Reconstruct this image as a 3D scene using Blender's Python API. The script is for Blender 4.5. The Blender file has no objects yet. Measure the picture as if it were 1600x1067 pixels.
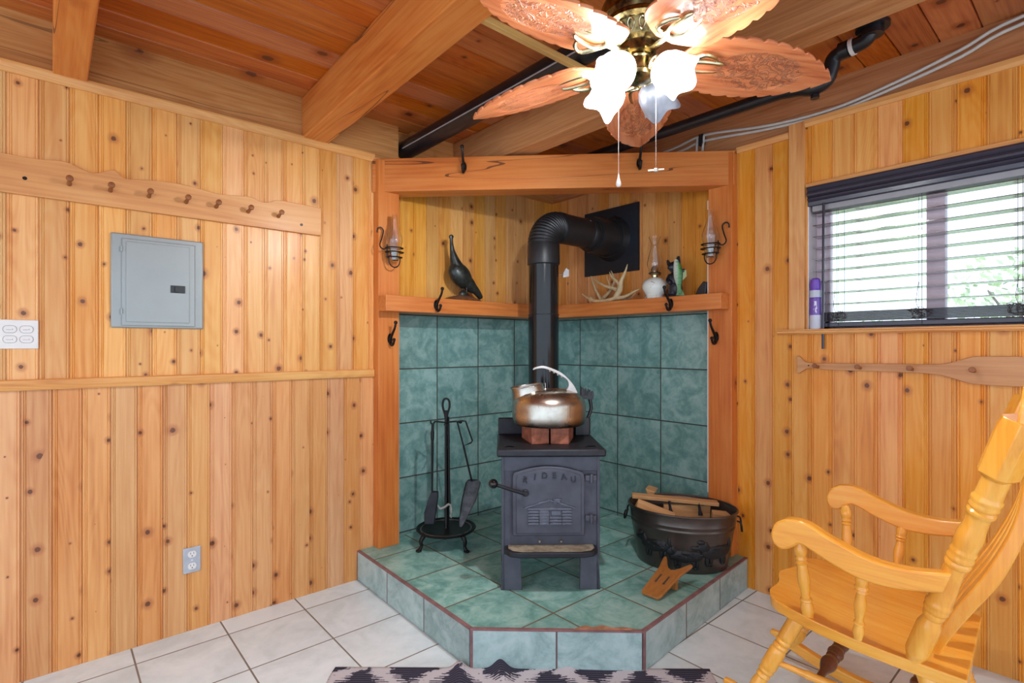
import bpy, bmesh, math, random
from mathutils import Vector, Matrix, noise as mnoise

PI = math.pi
SC = bpy.context.scene
COL = SC.collection

# ------------------------------------------------------------------ camera
cam_data = bpy.data.cameras.new('camera')
cam_data.sensor_width = 36.0
cam_data.lens = 18.675
cam_data.shift_y = 7.5 / 1600
cam_data.clip_start = 0.02
cam_data.clip_end = 200
cam = bpy.data.objects.new('camera', cam_data)
COL.objects.link(cam)
cam.location = (-2.947, -2.905, 1.35)
cam.rotation_euler = (PI / 2, 0, math.radians(-41.1))
SC.camera = cam

# ------------------------------------------------------------------ world, exposure
world = bpy.data.worlds.new('world')
SC.world = world
world.use_nodes = True
bg = world.node_tree.nodes['Background']
bg.inputs['Color'].default_value = (0.76, 0.90, 1.06, 1)
bg.inputs['Strength'].default_value = 1.62
SC.view_settings.view_transform = 'Standard'
SC.view_settings.look = 'None'
SC.view_settings.gamma = 1
SC.view_settings.use_curve_mapping = False
SC.view_settings.exposure = 0.46
LAMP_STRENGTH = 14.0
BULB_STRENGTH = 2100.0


def srgb(r, g, b):
    f = lambda c: (c / 255 / 12.92) if c / 255 <= 0.04045 else ((c / 255 + 0.055) / 1.055) ** 2.4
    return (f(r), f(g), f(b), 1.0)


# ------------------------------------------------------------------ material tools
class NB:
    def __init__(s, name):
        s.mat = bpy.data.materials.new(name)
        s.mat.use_nodes = True
        s.t = s.mat.node_tree
        s.p = s.t.nodes['Principled BSDF']
        s.out = s.t.nodes['Material Output']
        s._co = None

    def node(s, typ, **kw):
        n = s.t.nodes.new(typ)
        for k, v in kw.items():
            setattr(n, k, v)
        return n

    def put(s, sock, v):
        if v is None:
            return
        if isinstance(v, bpy.types.NodeSocket):
            s.t.links.new(v, sock)
        else:
            sock.default_value = v

    def m(s, op, a, b=None, c=None, clamp=False):
        n = s.node('ShaderNodeMath', operation=op, use_clamp=clamp)
        s.put(n.inputs[0], a)
        s.put(n.inputs[1], b)
        s.put(n.inputs[2], c)
        return n.outputs[0]

    def xyz(s):
        if s._co is None:
            tc = s.node('ShaderNodeTexCoord')
            sp = s.node('ShaderNodeSeparateXYZ')
            s.t.links.new(tc.outputs['Object'], sp.inputs[0])
            s._co = (tc.outputs['Object'], sp.outputs[0], sp.outputs[1], sp.outputs[2])
        return s._co

    def comb(s, x, y, z):
        n = s.node('ShaderNodeCombineXYZ')
        s.put(n.inputs[0], x); s.put(n.inputs[1], y); s.put(n.inputs[2], z)
        return n.outputs[0]

    def vm(s, op, a, b):
        n = s.node('ShaderNodeVectorMath', operation=op)
        s.put(n.inputs[0], a); s.put(n.inputs[1], b)
        return n.outputs[0]

    def noise(s, vec, scale, detail=3, rough=0.55, dist=0.0):
        n = s.node('ShaderNodeTexNoise')
        s.put(n.inputs['Vector'], vec)
        n.inputs['Scale'].default_value = scale
        n.inputs['Detail'].default_value = detail
        n.inputs['Roughness'].default_value = rough
        n.inputs['Distortion'].default_value = dist
        return n.outputs[0]

    def ramp(s, fac, stops):
        n = s.node('ShaderNodeValToRGB')
        s.put(n.inputs[0], fac)
        e = n.color_ramp.elements
        while len(e) < len(stops):
            e.new(0.5)
        for el, (p, c) in zip(e, stops):
            el.position = p
            el.color = c if len(c) == 4 else (*c, 1)
        return n.outputs[0]

    def mix(s, fac, a, b, blend='MIX'):
        n = s.node('ShaderNodeMix', data_type='RGBA', blend_type=blend)
        s.put(n.inputs[0], fac); s.put(n.inputs[6], a); s.put(n.inputs[7], b)
        return n.outputs[2]

    def smooth(s, v, lo, hi, a=0.0, b=1.0):
        n = s.node('ShaderNodeMapRange', interpolation_type='SMOOTHSTEP')
        s.put(n.inputs[0], v)
        s.put(n.inputs[1], lo); s.put(n.inputs[2], hi)
        n.inputs[3].default_value = a; n.inputs[4].default_value = b
        return n.outputs[0]

    def bump(s, h, strength=0.3, dist=0.002, normal=None):
        n = s.node('ShaderNodeBump')
        n.inputs['Strength'].default_value = strength
        n.inputs['Distance'].default_value = dist
        s.put(n.inputs['Height'], h)
        s.put(n.inputs['Normal'], normal)
        s.t.links.new(n.outputs[0], s.p.inputs['Normal'])
        return n.outputs[0]

    def set(s, **kw):
        names = dict(color='Base Color', rough='Roughness', metal='Metallic', spec='Specular IOR Level',
                     trans='Transmission Weight', ior='IOR', emit='Emission Color', estr='Emission Strength',
                     coat='Coat Weight', coat_rough='Coat Roughness', alpha='Alpha', sss='Subsurface Weight')
        for k, v in kw.items():
            s.put(s.p.inputs[names[k]], v)
        return s


def plain(name, col, rough=0.5, metal=0.0, var=0.12, vscale=25.0, bump=0.0, bscale=200.0, **kw):
    b = NB(name)
    co = b.xyz()[0]
    n = b.noise(co, vscale, 4)
    c = b.mix(b.smooth(n, 0.3, 0.7), tuple(x * (1 - var) for x in col[:3]) + (1,), tuple(min(1, x * (1 + var)) for x in col[:3]) + (1,))
    b.set(color=c, rough=rough, metal=metal, **kw)
    if bump:
        b.bump(b.noise(co, bscale, 3), bump, 0.001)
    return b.mat


def wood(name, light, mid, dark, along='Z', plank=None, knot_scale=8.5, knot_r=0.085, knot_amt=1.0, rough=0.42,
         grain=60.0, ring=22.0, var=0.10, streak=0.42, coat=0.15, crack=0.0, spec=0.4, ringamt=0.16):
    b = NB(name)
    o, x, y, z = b.xyz()
    A = {'X': x, 'Y': y, 'Z': z}
    l = A[along]
    others = [A[k] for k in 'XYZ' if k != along]
    a, c = others
    rnd = None
    if plank:
        ax, pitch, phase = plank
        idn = b.m('FLOOR', b.m('DIVIDE', b.m('SUBTRACT', A[ax], phase), pitch))
        wn = b.node('ShaderNodeTexWhiteNoise', noise_dimensions='1D')
        b.put(wn.inputs['W'], idn)
        rnd = wn.outputs['Value']
        sp = b.node('ShaderNodeSeparateColor')
        b.t.links.new(wn.outputs['Color'], sp.inputs[0])
        a = b.m('ADD', a, b.m('MULTIPLY', sp.outputs[0], 13.0))
        c = b.m('ADD', c, b.m('MULTIPLY', sp.outputs[1], 9.0))
        l = b.m('ADD', l, b.m('MULTIPLY', sp.outputs[2], 17.0))
    g1 = b.noise(b.comb(a, c, b.m('MULTIPLY', l, 0.03)), grain, 5, 0.65)
    n2 = b.noise(b.comb(a, c, b.m('MULTIPLY', l, 0.10)), 6.5, 2, 0.5, 0.2)
    rg = b.m('SINE', b.m('MULTIPLY', n2, ring * 6.0))
    rg = b.m('MULTIPLY_ADD', rg, 0.5, 0.5)
    big = b.noise(b.comb(a, c, b.m('MULTIPLY', l, 0.25)), 5.0, 3)
    f = b.m('ADD', b.m('MULTIPLY', b.smooth(g1, 0.3, 0.75), streak), b.m('MULTIPLY', rg, ringamt))
    f = b.m('ADD', f, b.m('MULTIPLY', b.smooth(big, 0.35, 0.7), 0.35), clamp=True)
    col = b.ramp(f, [(0.0, light), (0.55, mid), (1.0, dark)])
    if rnd is not None:
        v = b.m('MULTIPLY_ADD', rnd, 2 * var, 1 - var)
        hs = b.node('ShaderNodeHueSaturation')
        b.put(hs.inputs['Hue'], b.m('MULTIPLY_ADD', sp.outputs[1], 0.008, 0.4935))
        b.put(hs.inputs['Saturation'], b.m('MULTIPLY_ADD', sp.outputs[2], 0.14, 0.93))
        b.put(hs.inputs['Value'], v)
        b.put(hs.inputs['Color'], col)
        col = hs.outputs[0]
    if knot_amt > 0:
        kv = b.comb(a, c, b.m('MULTIPLY', l, 0.72))
        if plank:
            ka = b.m('ADD', A[plank[0]], b.m('MULTIPLY', sp.outputs[0], 13.0))
            kv = b.comb(b.m('MULTIPLY', ka, 0.9), b.m('MULTIPLY', l, 0.8), 0.0)
            vo = b.node('ShaderNodeTexVoronoi', feature='F1', voronoi_dimensions='2D')
        else:
            vo = b.node('ShaderNodeTexVoronoi', feature='F1')
        b.put(vo.inputs['Vector'], kv)
        vo.inputs['Scale'].default_value = knot_scale
        vo.inputs['Randomness'].default_value = 1.0
        d = b.m('ADD', vo.outputs['Distance'], b.m('MULTIPLY', b.m('SUBTRACT', b.noise(kv, 45, 3), 0.5), 0.075))
        sc = b.node('ShaderNodeSeparateColor')
        b.t.links.new(vo.outputs['Color'], sc.inputs[0])
        r = b.m('MULTIPLY', b.m('SUBTRACT', sc.outputs[0], 0.35), knot_r * 1.6)
        r = b.m('MAXIMUM', r, 0.0)
        halo = b.m('SUBTRACT', 1.0, b.smooth(d, r, b.m('MULTIPLY_ADD', r, 3.0, 0.002)))
        halo = b.m('MULTIPLY', halo, b.m('GREATER_THAN', r, 0.004))
        core = b.m('SUBTRACT', 1.0, b.smooth(d, b.m('MULTIPLY', r, 0.75), b.m('MULTIPLY_ADD', r, 1.05, 0.001)))
        core = b.m('MULTIPLY', core, b.m('GREATER_THAN', r, 0.004))
        col = b.mix(b.m('MULTIPLY', halo, 0.6 * knot_amt), col, (mid[0] * 0.55, mid[1] * 0.33, mid[2] * 0.3, 1))
        col = b.mix(b.m('MULTIPLY', core, 0.85 * knot_amt), col, (0.085, 0.024, 0.012, 1))
    if plank:
        hz = b.noise(b.comb(a, c, b.m('MULTIPLY', l, 0.06)), 11.0, 2, 0.5)
        col = b.mix(b.m('MULTIPLY', b.smooth(hz, 0.60, 0.72), 0.30), col, (mid[0] * 0.72, mid[1] * 0.50, mid[2] * 0.40, 1))
    if crack > 0:
        cn = b.noise(b.comb(a, c, b.m('MULTIPLY', l, 0.05)), 9.0, 2, 0.4)
        ck = b.m('LESS_THAN', b.m('ABSOLUTE', b.m('SUBTRACT', cn, 0.58)), 0.0035)
        col = b.mix(b.m('MULTIPLY', ck, crack), col, (0.06, 0.02, 0.01, 1))
    b.set(color=col, rough=b.m('MULTIPLY_ADD', g1, 0.2, rough - 0.1), coat=coat, coat_rough=0.25, spec=spec)
    b.bump(b.m('ADD', g1, b.m('MULTIPLY', rg, 0.3)), 0.12, 0.0012)
    return b.mat


def gridmask(b, specs, w):
    """specs: list of (coord socket, pitch, phase) -> 1 on grout lines, and a random value per cell"""
    tot = None
    ids = []
    for (cs, pitch, phase) in specs:
        q = b.m('DIVIDE', b.m('SUBTRACT', cs, phase), pitch)
        fr = b.m('FRACT', q)
        ed = b.m('MULTIPLY', b.m('MINIMUM', fr, b.m('SUBTRACT', 1.0, fr)), pitch)
        k = b.m('SUBTRACT', 1.0, b.smooth(ed, w * 0.5, w * 0.5 + 0.0015))
        tot = k if tot is None else b.m('MAXIMUM', tot, k)
        ids.append(b.m('FLOOR', q))
    wn = b.node('ShaderNodeTexWhiteNoise', noise_dimensions='3D')
    b.put(wn.inputs['Vector'], b.comb(ids[0], ids[1] if len(ids) > 1 else 0.0, 0.0))
    return tot, wn.outputs['Value']


def tile(name, axes, pitch, phase, w, cols, grout, rough=0.3, var=0.12, nscale=9.0, gmix=None):
    b = NB(name)
    o, x, y, z = b.xyz()
    A = {'X': x, 'Y': y, 'Z': z}
    mask, rv = gridmask(b, [(A[k], p, ph) for k, p, ph in zip(axes, pitch, phase)], w)
    off = b.vm('ADD', o, b.comb(b.m('MULTIPLY', rv, 30.0), b.m('MULTIPLY', rv, 17.0), 0.0))
    n1 = b.noise(off, nscale, 6, 0.62, 0.9)
    n2 = b.noise(off, nscale * 4.5, 4, 0.6, 0.3)
    f = b.m('ADD', b.m('MULTIPLY', n1, 0.75), b.m('MULTIPLY', n2, 0.25))
    col = b.ramp(b.smooth(f, 0.33, 0.66), [(0, cols[0]), (0.5, cols[1]), (1, cols[2])])
    hs = b.node('ShaderNodeHueSaturation')
    b.put(hs.inputs['Value'], b.m('MULTIPLY_ADD', rv, 2 * var, 1 - var))
    b.put(hs.inputs['Color'], col)
    gcol = b.mix(b.noise(o, 14, 3), grout, tuple(c * 0.55 for c in grout[:3]) + (1,))
    col = b.mix(mask, hs.outputs[0], gcol)
    b.set(color=col, rough=b.m('ADD', b.m('MULTIPLY', mask, 0.5), b.m('MULTIPLY_ADD', n2, 0.12, rough)), spec=0.5)
    h = b.m('ADD', b.m('SUBTRACT', 1.0, mask), b.m('MULTIPLY', n2, 0.06))
    b.bump(h, 0.5, 0.002)
    return b.mat


# ------------------------------------------------------------------ mesh tools
class M:
    def __init__(s):
        s.b = bmesh.new()

    def box(s, x0, x1, y0, y1, z0, z1, mat=None):
        vs = [s.b.verts.new(p) for p in ((x0, y0, z0), (x1, y0, z0), (x1, y1, z0), (x0, y1, z0),
                                         (x0, y0, z1), (x1, y0, z1), (x1, y1, z1), (x0, y1, z1))]
        if mat is not None:
            for v in vs:
                v.co = mat @ v.co
        for f in ((3, 2, 1, 0), (4, 5, 6, 7), (0, 1, 5, 4), (1, 2, 6, 5), (2, 3, 7, 6), (3, 0, 4, 7)):
            s.b.faces.new([vs[i] for i in f])
        return s

    def prism(s, pts, off, close=True):
        """pts: list of 3D points forming a polygon; extruded by vector off"""
        off = Vector(off)
        a = [s.b.verts.new(Vector(p)) for p in pts]
        c = [s.b.verts.new(Vector(p) + off) for p in pts]
        n = len(a)
        if close:
            s.b.faces.new(a[::-1])
            s.b.faces.new(c)
        for i in range(n):
            j = (i + 1) % n
            s.b.faces.new((a[i], a[j], c[j], c[i]))
        return s

    def loft(s, rings, caps=True, closed=True):
        R = [[s.b.verts.new(Vector(p)) for p in r] for r in rings]
        n = len(R[0])
        for q in range(len(R) - 1):
            for i in range(n if closed else n - 1):
                j = (i + 1) % n
                s.b.faces.new((R[q][i], R[q][j], R[q + 1][j], R[q + 1][i]))
        if caps:
            s.b.faces.new(R[0][::-1])
            s.b.faces.new(R[-1])
        return s

    def turned(s, p0, p1, prof, seg=24, caps=True):
        """prof: list of (t, r), t in 0..1 from p0 to p1"""
        p0 = Vector(p0); p1 = Vector(p1)
        d = p1 - p0
        q = d.to_track_quat('Z', 'Y')
        rings = []
        for t, r in prof:
            c = p0 + d * t
            rings.append([c + q @ Vector((r * math.cos(2 * PI * i / seg), r * math.sin(2 * PI * i / seg), 0)) for i in range(seg)])
        return s.loft(rings, caps)

    def lathe(s, prof, o=(0, 0, 0), seg=32, caps=True):
        """prof: list of (r, z)"""
        ox, oy, oz = o
        rings = [[(ox + r * math.cos(2 * PI * i / seg), oy + r * math.sin(2 * PI * i / seg), oz + z) for i in range(seg)] for r, z in prof]
        return s.loft(rings, caps)

    def tube(s, pts, r, seg=10, closed=False, sub=0, flat=None):
        pts = [Vector(p) for p in pts]
        rr = list(r) if isinstance(r, (list, tuple)) else [r] * len(pts)
        if sub:
            pts, rr = smooth_path(pts, rr, sub, closed)
        n = len(pts)
        rings = []
        up = None
        for i, p in enumerate(pts):
            if closed:
                t = (pts[(i + 1) % n] - pts[i - 1]).normalized()
            elif i == 0:
                t = (pts[1] - pts[0]).normalized()
            elif i == n - 1:
                t = (pts[-1] - pts[-2]).normalized()
            else:
                t = (pts[i + 1] - pts[i - 1]).normalized()
            if up is None:
                up = Vector((0, 0, 1)) if abs(t.z) < 0.9 else Vector((1, 0, 0))
                up = (up - t * up.dot(t)).normalized()
            else:
                up = (up - t * up.dot(t))
                up = up.normalized() if up.length > 1e-6 else t.orthogonal().normalized()
            side = t.cross(up)
            fx, fy = flat if flat else (1, 1)
            rings.append([p + up * (fx * rr[i] * math.cos(2 * PI * k / seg)) + side * (fy * rr[i] * math.sin(2 * PI * k / seg)) for k in range(seg)])
        if closed:
            rings.append(rings[0])
            R = [[s.b.verts.new(q) for q in ring] for ring in rings[:-1]]
            R.append(R[0])
            for q in range(len(R) - 1):
                for i in range(seg):
                    j = (i + 1) % seg
                    s.b.faces.new((R[q][i], R[q][j], R[q + 1][j], R[q + 1][i]))
            return s
        return s.loft(rings)

    def ball(s, c, r, seg=20, rings=12, rot=None):
        rx, ry, rz = r if isinstance(r, (tuple, list)) else (r, r, r)
        c = Vector(c)
        top = None
        R = []
        for j in range(1, rings):
            ph = PI * j / rings
            row = []
            for i in range(seg):
                a = 2 * PI * i / seg
                v = Vector((rx * math.sin(ph) * math.cos(a), ry * math.sin(ph) * math.sin(a), rz * math.cos(ph)))
                if rot is not None:
                    v = rot @ v
                row.append(s.b.verts.new(c + v))
            R.append(row)
        tv = Vector((0, 0, rz)); bv = Vector((0, 0, -rz))
        if rot is not None:
            tv = rot @ tv; bv = rot @ bv
        t = s.b.verts.new(c + tv); bb = s.b.verts.new(c + bv)
        for i in range(seg):
            j = (i + 1) % seg
            s.b.faces.new((t, R[0][i], R[0][j]))
            s.b.faces.new((bb, R[-1][j], R[-1][i]))
            for q in range(len(R) - 1):
                s.b.faces.new((R[q][i], R[q + 1][i], R[q + 1][j], R[q][j]))
        return s

    def xf(s, mat):
        bmesh.ops.transform(s.b, matrix=mat, verts=s.b.verts)
        return s

    def build(s, name, mat, parent=None, bevel=0, seg=2, smooth=35, remesh=0, sub=0, solid=0):
        bmesh.ops.recalc_face_normals(s.b, faces=s.b.faces)
        lim = math.radians(smooth)
        for f in s.b.faces:
            f.smooth = True
        for e in s.b.edges:
            if len(e.link_faces) == 2 and e.calc_face_angle(0) > lim:
                e.smooth = False
        me = bpy.data.meshes.new(name)
        s.b.to_mesh(me)
        s.b.free()
        o = bpy.data.objects.new(name, me)
        COL.objects.link(o)
        me.materials.append(mat)
        if parent is not None:
            o.parent = parent
        if remesh:
            md = o.modifiers.new('remesh', 'REMESH'); md.mode = 'VOXEL'; md.voxel_size = remesh; md.use_smooth_shade = True
            md = o.modifiers.new('smooth', 'SMOOTH'); md.iterations = 4
        if solid:
            md = o.modifiers.new('solid', 'SOLIDIFY'); md.thickness = solid
        if bevel:
            md = o.modifiers.new('bevel', 'BEVEL'); md.width = bevel; md.segments = seg; md.limit_method = 'ANGLE'
            md.angle_limit = math.radians(40); md.harden_normals = False
        if sub:
            md = o.modifiers.new('sub', 'SUBSURF'); md.levels = sub; md.render_levels = sub
        return o


def smooth_path(pts, rr, sub, closed=False):
    n = len(pts)
    P, Q = [], []
    rng = n if closed else n - 1
    g = lambda i: pts[i % n] if closed else pts[max(0, min(n - 1, i))]
    h = lambda i: rr[i % n] if closed else rr[max(0, min(n - 1, i))]
    for i in range(rng):
        p0, p1, p2, p3 = g(i - 1), g(i), g(i + 1), g(i + 2)
        for k in range(sub):
            t = k / sub
            P.append(0.5 * ((2 * p1) + (p2 - p0) * t + (2 * p0 - 5 * p1 + 4 * p2 - p3) * t * t + (3 * p1 - p0 - 3 * p2 + p3) * t ** 3))
            Q.append(h(i) * (1 - t) + h(i + 1) * t)
    if not closed:
        P.append(pts[-1]); Q.append(rr[-1])
    return P, Q


def thing(name, label, cat, loc=(0, 0, 0), rz=0.0, group=None):
    o = bpy.data.objects.new(name, None)
    COL.objects.link(o)
    o.empty_display_size = 0.05
    o.location = loc
    o.rotation_euler = (0, 0, rz)
    o['label'] = label
    o['category'] = cat
    if group:
        o['group'] = group
    return o


def tag(o, label, cat, group=None, kind=None):
    o['label'] = label
    o['category'] = cat
    if group:
        o['group'] = group
    if kind:
        o['kind'] = kind
    return o


def struct(o):
    o['kind'] = 'structure'
    return o


def dup(root, loc, rz, label, group=None):
    r = root.copy(); COL.objects.link(r)
    r.location = loc; r.rotation_euler = (0, 0, rz); r['label'] = label
    if group:
        r['group'] = group
    for ch in list(root.children):
        c = ch.copy(); COL.objects.link(c); c.parent = r
        for g in ch.children:
            d = g.copy(); COL.objects.link(d); d.parent = c
    return r


CAMZ = math.radians(-41.1)          # yaw used by things that stand square to the diagonal of the room

# ------------------------------------------------------------------ materials
PW = 0.0965
pine_hi = dict(light=srgb(234, 184, 116), mid=srgb(222, 158, 86), dark=srgb(198, 124, 58))
pine_lo = dict(light=srgb(224, 170, 112), mid=srgb(210, 148, 90), dark=srgb(186, 116, 62))
m_wall_up = wood('pine_upper_left', along='Z', plank=('X', PW, -1.530), **pine_hi)
m_wall_lo = wood('pine_lower_left', along='Z', plank=('X', PW, -1.585), **pine_lo)
m_wall_r = wood('pine_right', light=srgb(236, 174, 90), mid=srgb(224, 148, 60), dark=srgb(198, 112, 36), along='Z', plank=('Y', PW, -1.475))
m_alc_l = wood('pine_alcove_left', light=srgb(228, 176, 98), mid=srgb(210, 150, 72), dark=srgb(180, 112, 46), along='Z', plank=('X', PW, -1.49))
m_alc_r = wood('pine_alcove_right', light=srgb(226, 166, 94), mid=srgb(206, 138, 66), dark=srgb(176, 102, 42), along='Z', plank=('Y', PW, -1.475))
m_deck = wood('ceiling_deck_wood', light=srgb(204, 126, 62), mid=srgb(180, 98, 42), dark=srgb(134, 64, 26), along='X',
              plank=('Y', 0.142, -0.249), knot_scale=4.2, knot_r=0.10, var=0.09, rough=0.4)
m_beam = wood('beam_wood', light=srgb(220, 144, 72), mid=srgb(204, 116, 48), dark=srgb(172, 82, 30), along='Y', knot_scale=3.5, knot_r=0.07,
              rough=0.45, ring=14, crack=0.8)
m_beam2 = wood('beam_wood_rough', light=srgb(200, 146, 96), mid=srgb(178, 118, 70), dark=srgb(132, 80, 44), along='Y', knot_scale=3.5, knot_r=0.09, rough=0.6, coat=0)
m_plate_l = wood('plate_wood_left', light=srgb(206, 152, 92), mid=srgb(184, 122, 64), dark=srgb(146, 88, 42), along='X', knot_scale=3, rough=0.6, coat=0, crack=0.5)
m_plate_r = wood('plate_wood_right', light=srgb(196, 138, 92), mid=srgb(172, 110, 66), dark=srgb(132, 78, 44), along='Y', knot_scale=3, rough=0.6, coat=0, crack=0.5)
m_post = wood('post_wood', light=srgb(214, 134, 66), mid=srgb(198, 108, 44), dark=srgb(170, 78, 26), along='Z', knot_scale=4, knot_r=0.06, ring=9)
m_mantel = wood('mantel_wood', light=srgb(208, 132, 68), mid=srgb(192, 106, 46), dark=srgb(160, 76, 28), along='X', knot_scale=4, knot_r=0.06, ring=8, crack=0.8, rough=0.35)
m_shelf_l = wood('shelf_wood_left', light=srgb(216, 136, 72), mid=srgb(196, 110, 50), dark=srgb(160, 76, 30), along='X', knot_scale=4, knot_r=0.08, ring=12)
m_shelf_r = wood('shelf_wood_right', light=srgb(216, 136, 72), mid=srgb(196, 110, 50), dark=srgb(160, 76, 30), along='Y', knot_scale=4, knot_r=0.08, ring=12)
m_trim_x = wood('trim_wood_left', light=srgb(232, 178, 108), mid=srgb(214, 146, 78), dark=srgb(182, 104, 48), along='X', knot_scale=6, knot_r=0.06)
m_trim_y = wood('trim_wood_right', light=srgb(230, 176, 108), mid=srgb(214, 144, 78), dark=srgb(182, 104, 48), along='Y', knot_scale=6, knot_r=0.06)
m_trim_z = wood('trim_wood_upright', light=srgb(230, 176, 112), mid=srgb(214, 146, 84), dark=srgb(182, 106, 52), along='Z', knot_scale=6, knot_r=0.07)
m_pegboard = wood('peg_board_wood', light=srgb(226, 168, 108), mid=srgb(212, 148, 88), dark=srgb(190, 120, 64), along='X', knot_amt=0, ring=7, rough=0.5)
m_paddle = wood('paddle_wood', light=srgb(212, 158, 108), mid=srgb(196, 138, 88), dark=srgb(170, 108, 62), along='Y', knot_amt=0, ring=7, rough=0.5)
m_peg = wood('peg_wood', light=srgb(160, 100, 56), mid=srgb(140, 82, 42), dark=srgb(110, 60, 30), along='Z', knot_amt=0, rough=0.5)
CH = dict(light=srgb(246, 186, 82), mid=srgb(236, 160, 54), dark=srgb(212, 126, 36), knot_amt=0, ring=5, streak=0.35, rough=0.22, coat=0.6)
m_chair_y = wood('chair_wood_y', along='Y', **CH)
m_chair_z = wood('chair_wood_z', along='Z', **CH)
m_chair_x = wood('chair_wood_x', along='X', **CH)
m_log = wood('firewood', light=srgb(214, 170, 118), mid=srgb(190, 140, 90), dark=srgb(140, 92, 54), along='X', knot_amt=0.4, rough=0.8, coat=0)
m_jack = wood('boot_jack_wood', light=srgb(176, 116, 58), mid=srgb(156, 98, 46), dark=srgb(120, 70, 30), along='X', knot_amt=0, rough=0.35)
m_blade = NB('carved_blade_wood')
if True:
    b = m_blade
    o, x, y, z = b.xyz()
    g = b.noise(b.comb(b.m('MULTIPLY', x, 0.08), y, z), 55, 4)
    col = b.ramp(b.smooth(g, 0.3, 0.75), [(0, srgb(216, 138, 92)), (0.6, srgb(200, 116, 74)), (1, srgb(170, 86, 52))])
    # carved relief of branches in the middle of the blade
    cx = b.m('DIVIDE', b.m('SUBTRACT', x, 0.41), 0.15)
    cy = b.m('DIVIDE', y, 0.085)
    d2 = b.m('ADD', b.m('MULTIPLY', cx, cx), b.m('MULTIPLY', cy, cy))
    area = b.m('SUBTRACT', 1.0, b.smooth(d2, 0.75, 1.15))
    n1 = b.noise(o, 26, 4, 0.6, 1.4)
    carve = b.m('ABSOLUTE', b.m('SUBTRACT', n1, 0.5))
    carve = b.m('MULTIPLY', b.smooth(carve, 0.0, 0.07), area)
    lines = b.m('MULTIPLY', b.m('SUBTRACT', 1.0, b.smooth(b.m('ABSOLUTE', b.m('SUBTRACT', n1, 0.5)), 0.0, 0.022)), area)
    col = b.mix(b.m('MULTIPLY', lines, 0.55), col, srgb(120, 52, 32))
    b.set(color=col, rough=0.34, coat=0.3)
    b.bump(b.m('MULTIPLY', carve, -1.0), 0.9, 0.006)
m_blade = m_blade.mat

m_tile_l = tile('wall_tile_left', 'XZ', (0.338, 0.340), (-1.022, 0.188), 0.006, (srgb(92, 134, 128), srgb(118, 156, 151), srgb(146, 178, 173)), srgb(66, 70, 60), rough=0.28)
m_tile_r = tile('wall_tile_right', 'YZ', (0.347, 0.340), (-0.245, 0.188), 0.006, (srgb(92, 134, 128), srgb(118, 156, 151), srgb(146, 178, 173)), srgb(66, 70, 60), rough=0.28)
m_tile_h = tile('hearth_top_tile', 'XY', (0.355, 0.355), (-1.262, -1.252), 0.007, (srgb(98, 150, 142), srgb(132, 182, 172), srgb(168, 204, 196)), srgb(124, 112, 92), rough=0.3, nscale=7)
m_tile_f = tile('floor_tile', 'XY', (0.357, 0.357), (-1.955, -0.155), 0.0055, (srgb(204, 216, 220), srgb(216, 228, 232), srgb(226, 236, 240)), srgb(142, 132, 120), rough=0.3, var=0.02, nscale=4)
m_risers = [tile('hearth_riser_tile', 'XZ', (pt_, 5.0), (0.0, -1.0), 0.006, (srgb(130, 156, 154), srgb(158, 182, 180), srgb(178, 198, 196)), srgb(118, 96, 96), rough=0.35, nscale=7) for pt_ in (0.3717, 0.3564, 0.3625)]
m_mauve = plain('mauve_grout', srgb(134, 96, 96), 0.8, var=0.25, vscale=12, bump=0.3)
m_cast = plain('cast_iron', srgb(76, 77, 87), 0.5, metal=0.4, var=0.15, vscale=14, bump=0.25, bscale=260)
m_castd = plain('cast_iron_dark', srgb(44, 44, 50), 0.5, metal=0.5, var=0.2, vscale=20, bump=0.2)
m_pipe = plain('stove_pipe_black', srgb(26, 27, 29), 0.15, metal=0.3, var=0.2, vscale=7)
m_pipe2 = plain('stove_pipe_matte', srgb(36, 37, 40), 0.42, metal=0.3, var=0.2, vscale=9)
m_thim = plain('black_sheet_metal', srgb(28, 33, 42), 0.55, metal=0.2)
m_abs = plain('black_drain_plastic', srgb(24, 25, 30), 0.35, var=0.25)
m_wrought = plain('wrought_iron', srgb(30, 29, 30), 0.45, metal=0.6, bump=0.2)
m_bronze = plain('dark_hook_metal', srgb(38, 32, 30), 0.35, metal=0.7)
m_steel = plain('bare_steel', srgb(190, 190, 190), 0.25, metal=1.0)
m_kettle = NB('kettle_aluminium')
if True:
    b = m_kettle
    o, x, y, z = b.xyz()
    n = b.noise(b.comb(x, y, b.m('MULTIPLY', z, 30.0)), 3.0, 4)
    n2 = b.noise(o, 9.0, 4)
    st = b.smooth(b.noise(b.comb(b.m('MULTIPLY', x, 3.0), b.m('MULTIPLY', y, 3.0), b.m('MULTIPLY', z, 0.25)), 12.0, 3), 0.66, 0.70)
    col = b.mix(b.smooth(n2, 0.35, 0.7), srgb(196, 188, 176), srgb(160, 150, 138))
    col = b.mix(b.m('MULTIPLY', b.smooth(z, 0.05, 0.012), 0.8), col, srgb(60, 50, 42))
    col = b.mix(b.m('MULTIPLY', st, 0.35), col, srgb(110, 96, 84))
    b.set(color=col, metal=1.0, rough=b.m('MULTIPLY_ADD', n2, 0.16, 0.2))
    b.bump(n, 0.06, 0.001)
m_kettle = m_kettle.mat
m_handle = plain('cast_aluminium', srgb(186, 180, 176), 0.4, metal=0.6, var=0.1, bump=0.15)
m_brick = plain('firebrick', srgb(150, 88, 66), 0.85, var=0.3, vscale=30, bump=0.6, bscale=160)
m_ash = plain('ash_dusted_iron', srgb(140, 128, 108), 0.9, var=0.35, vscale=30, bump=0.4)
m_grey = plain('grey_enamel', srgb(150, 154, 152), 0.28, metal=0.25, var=0.03, vscale=6)
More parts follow.
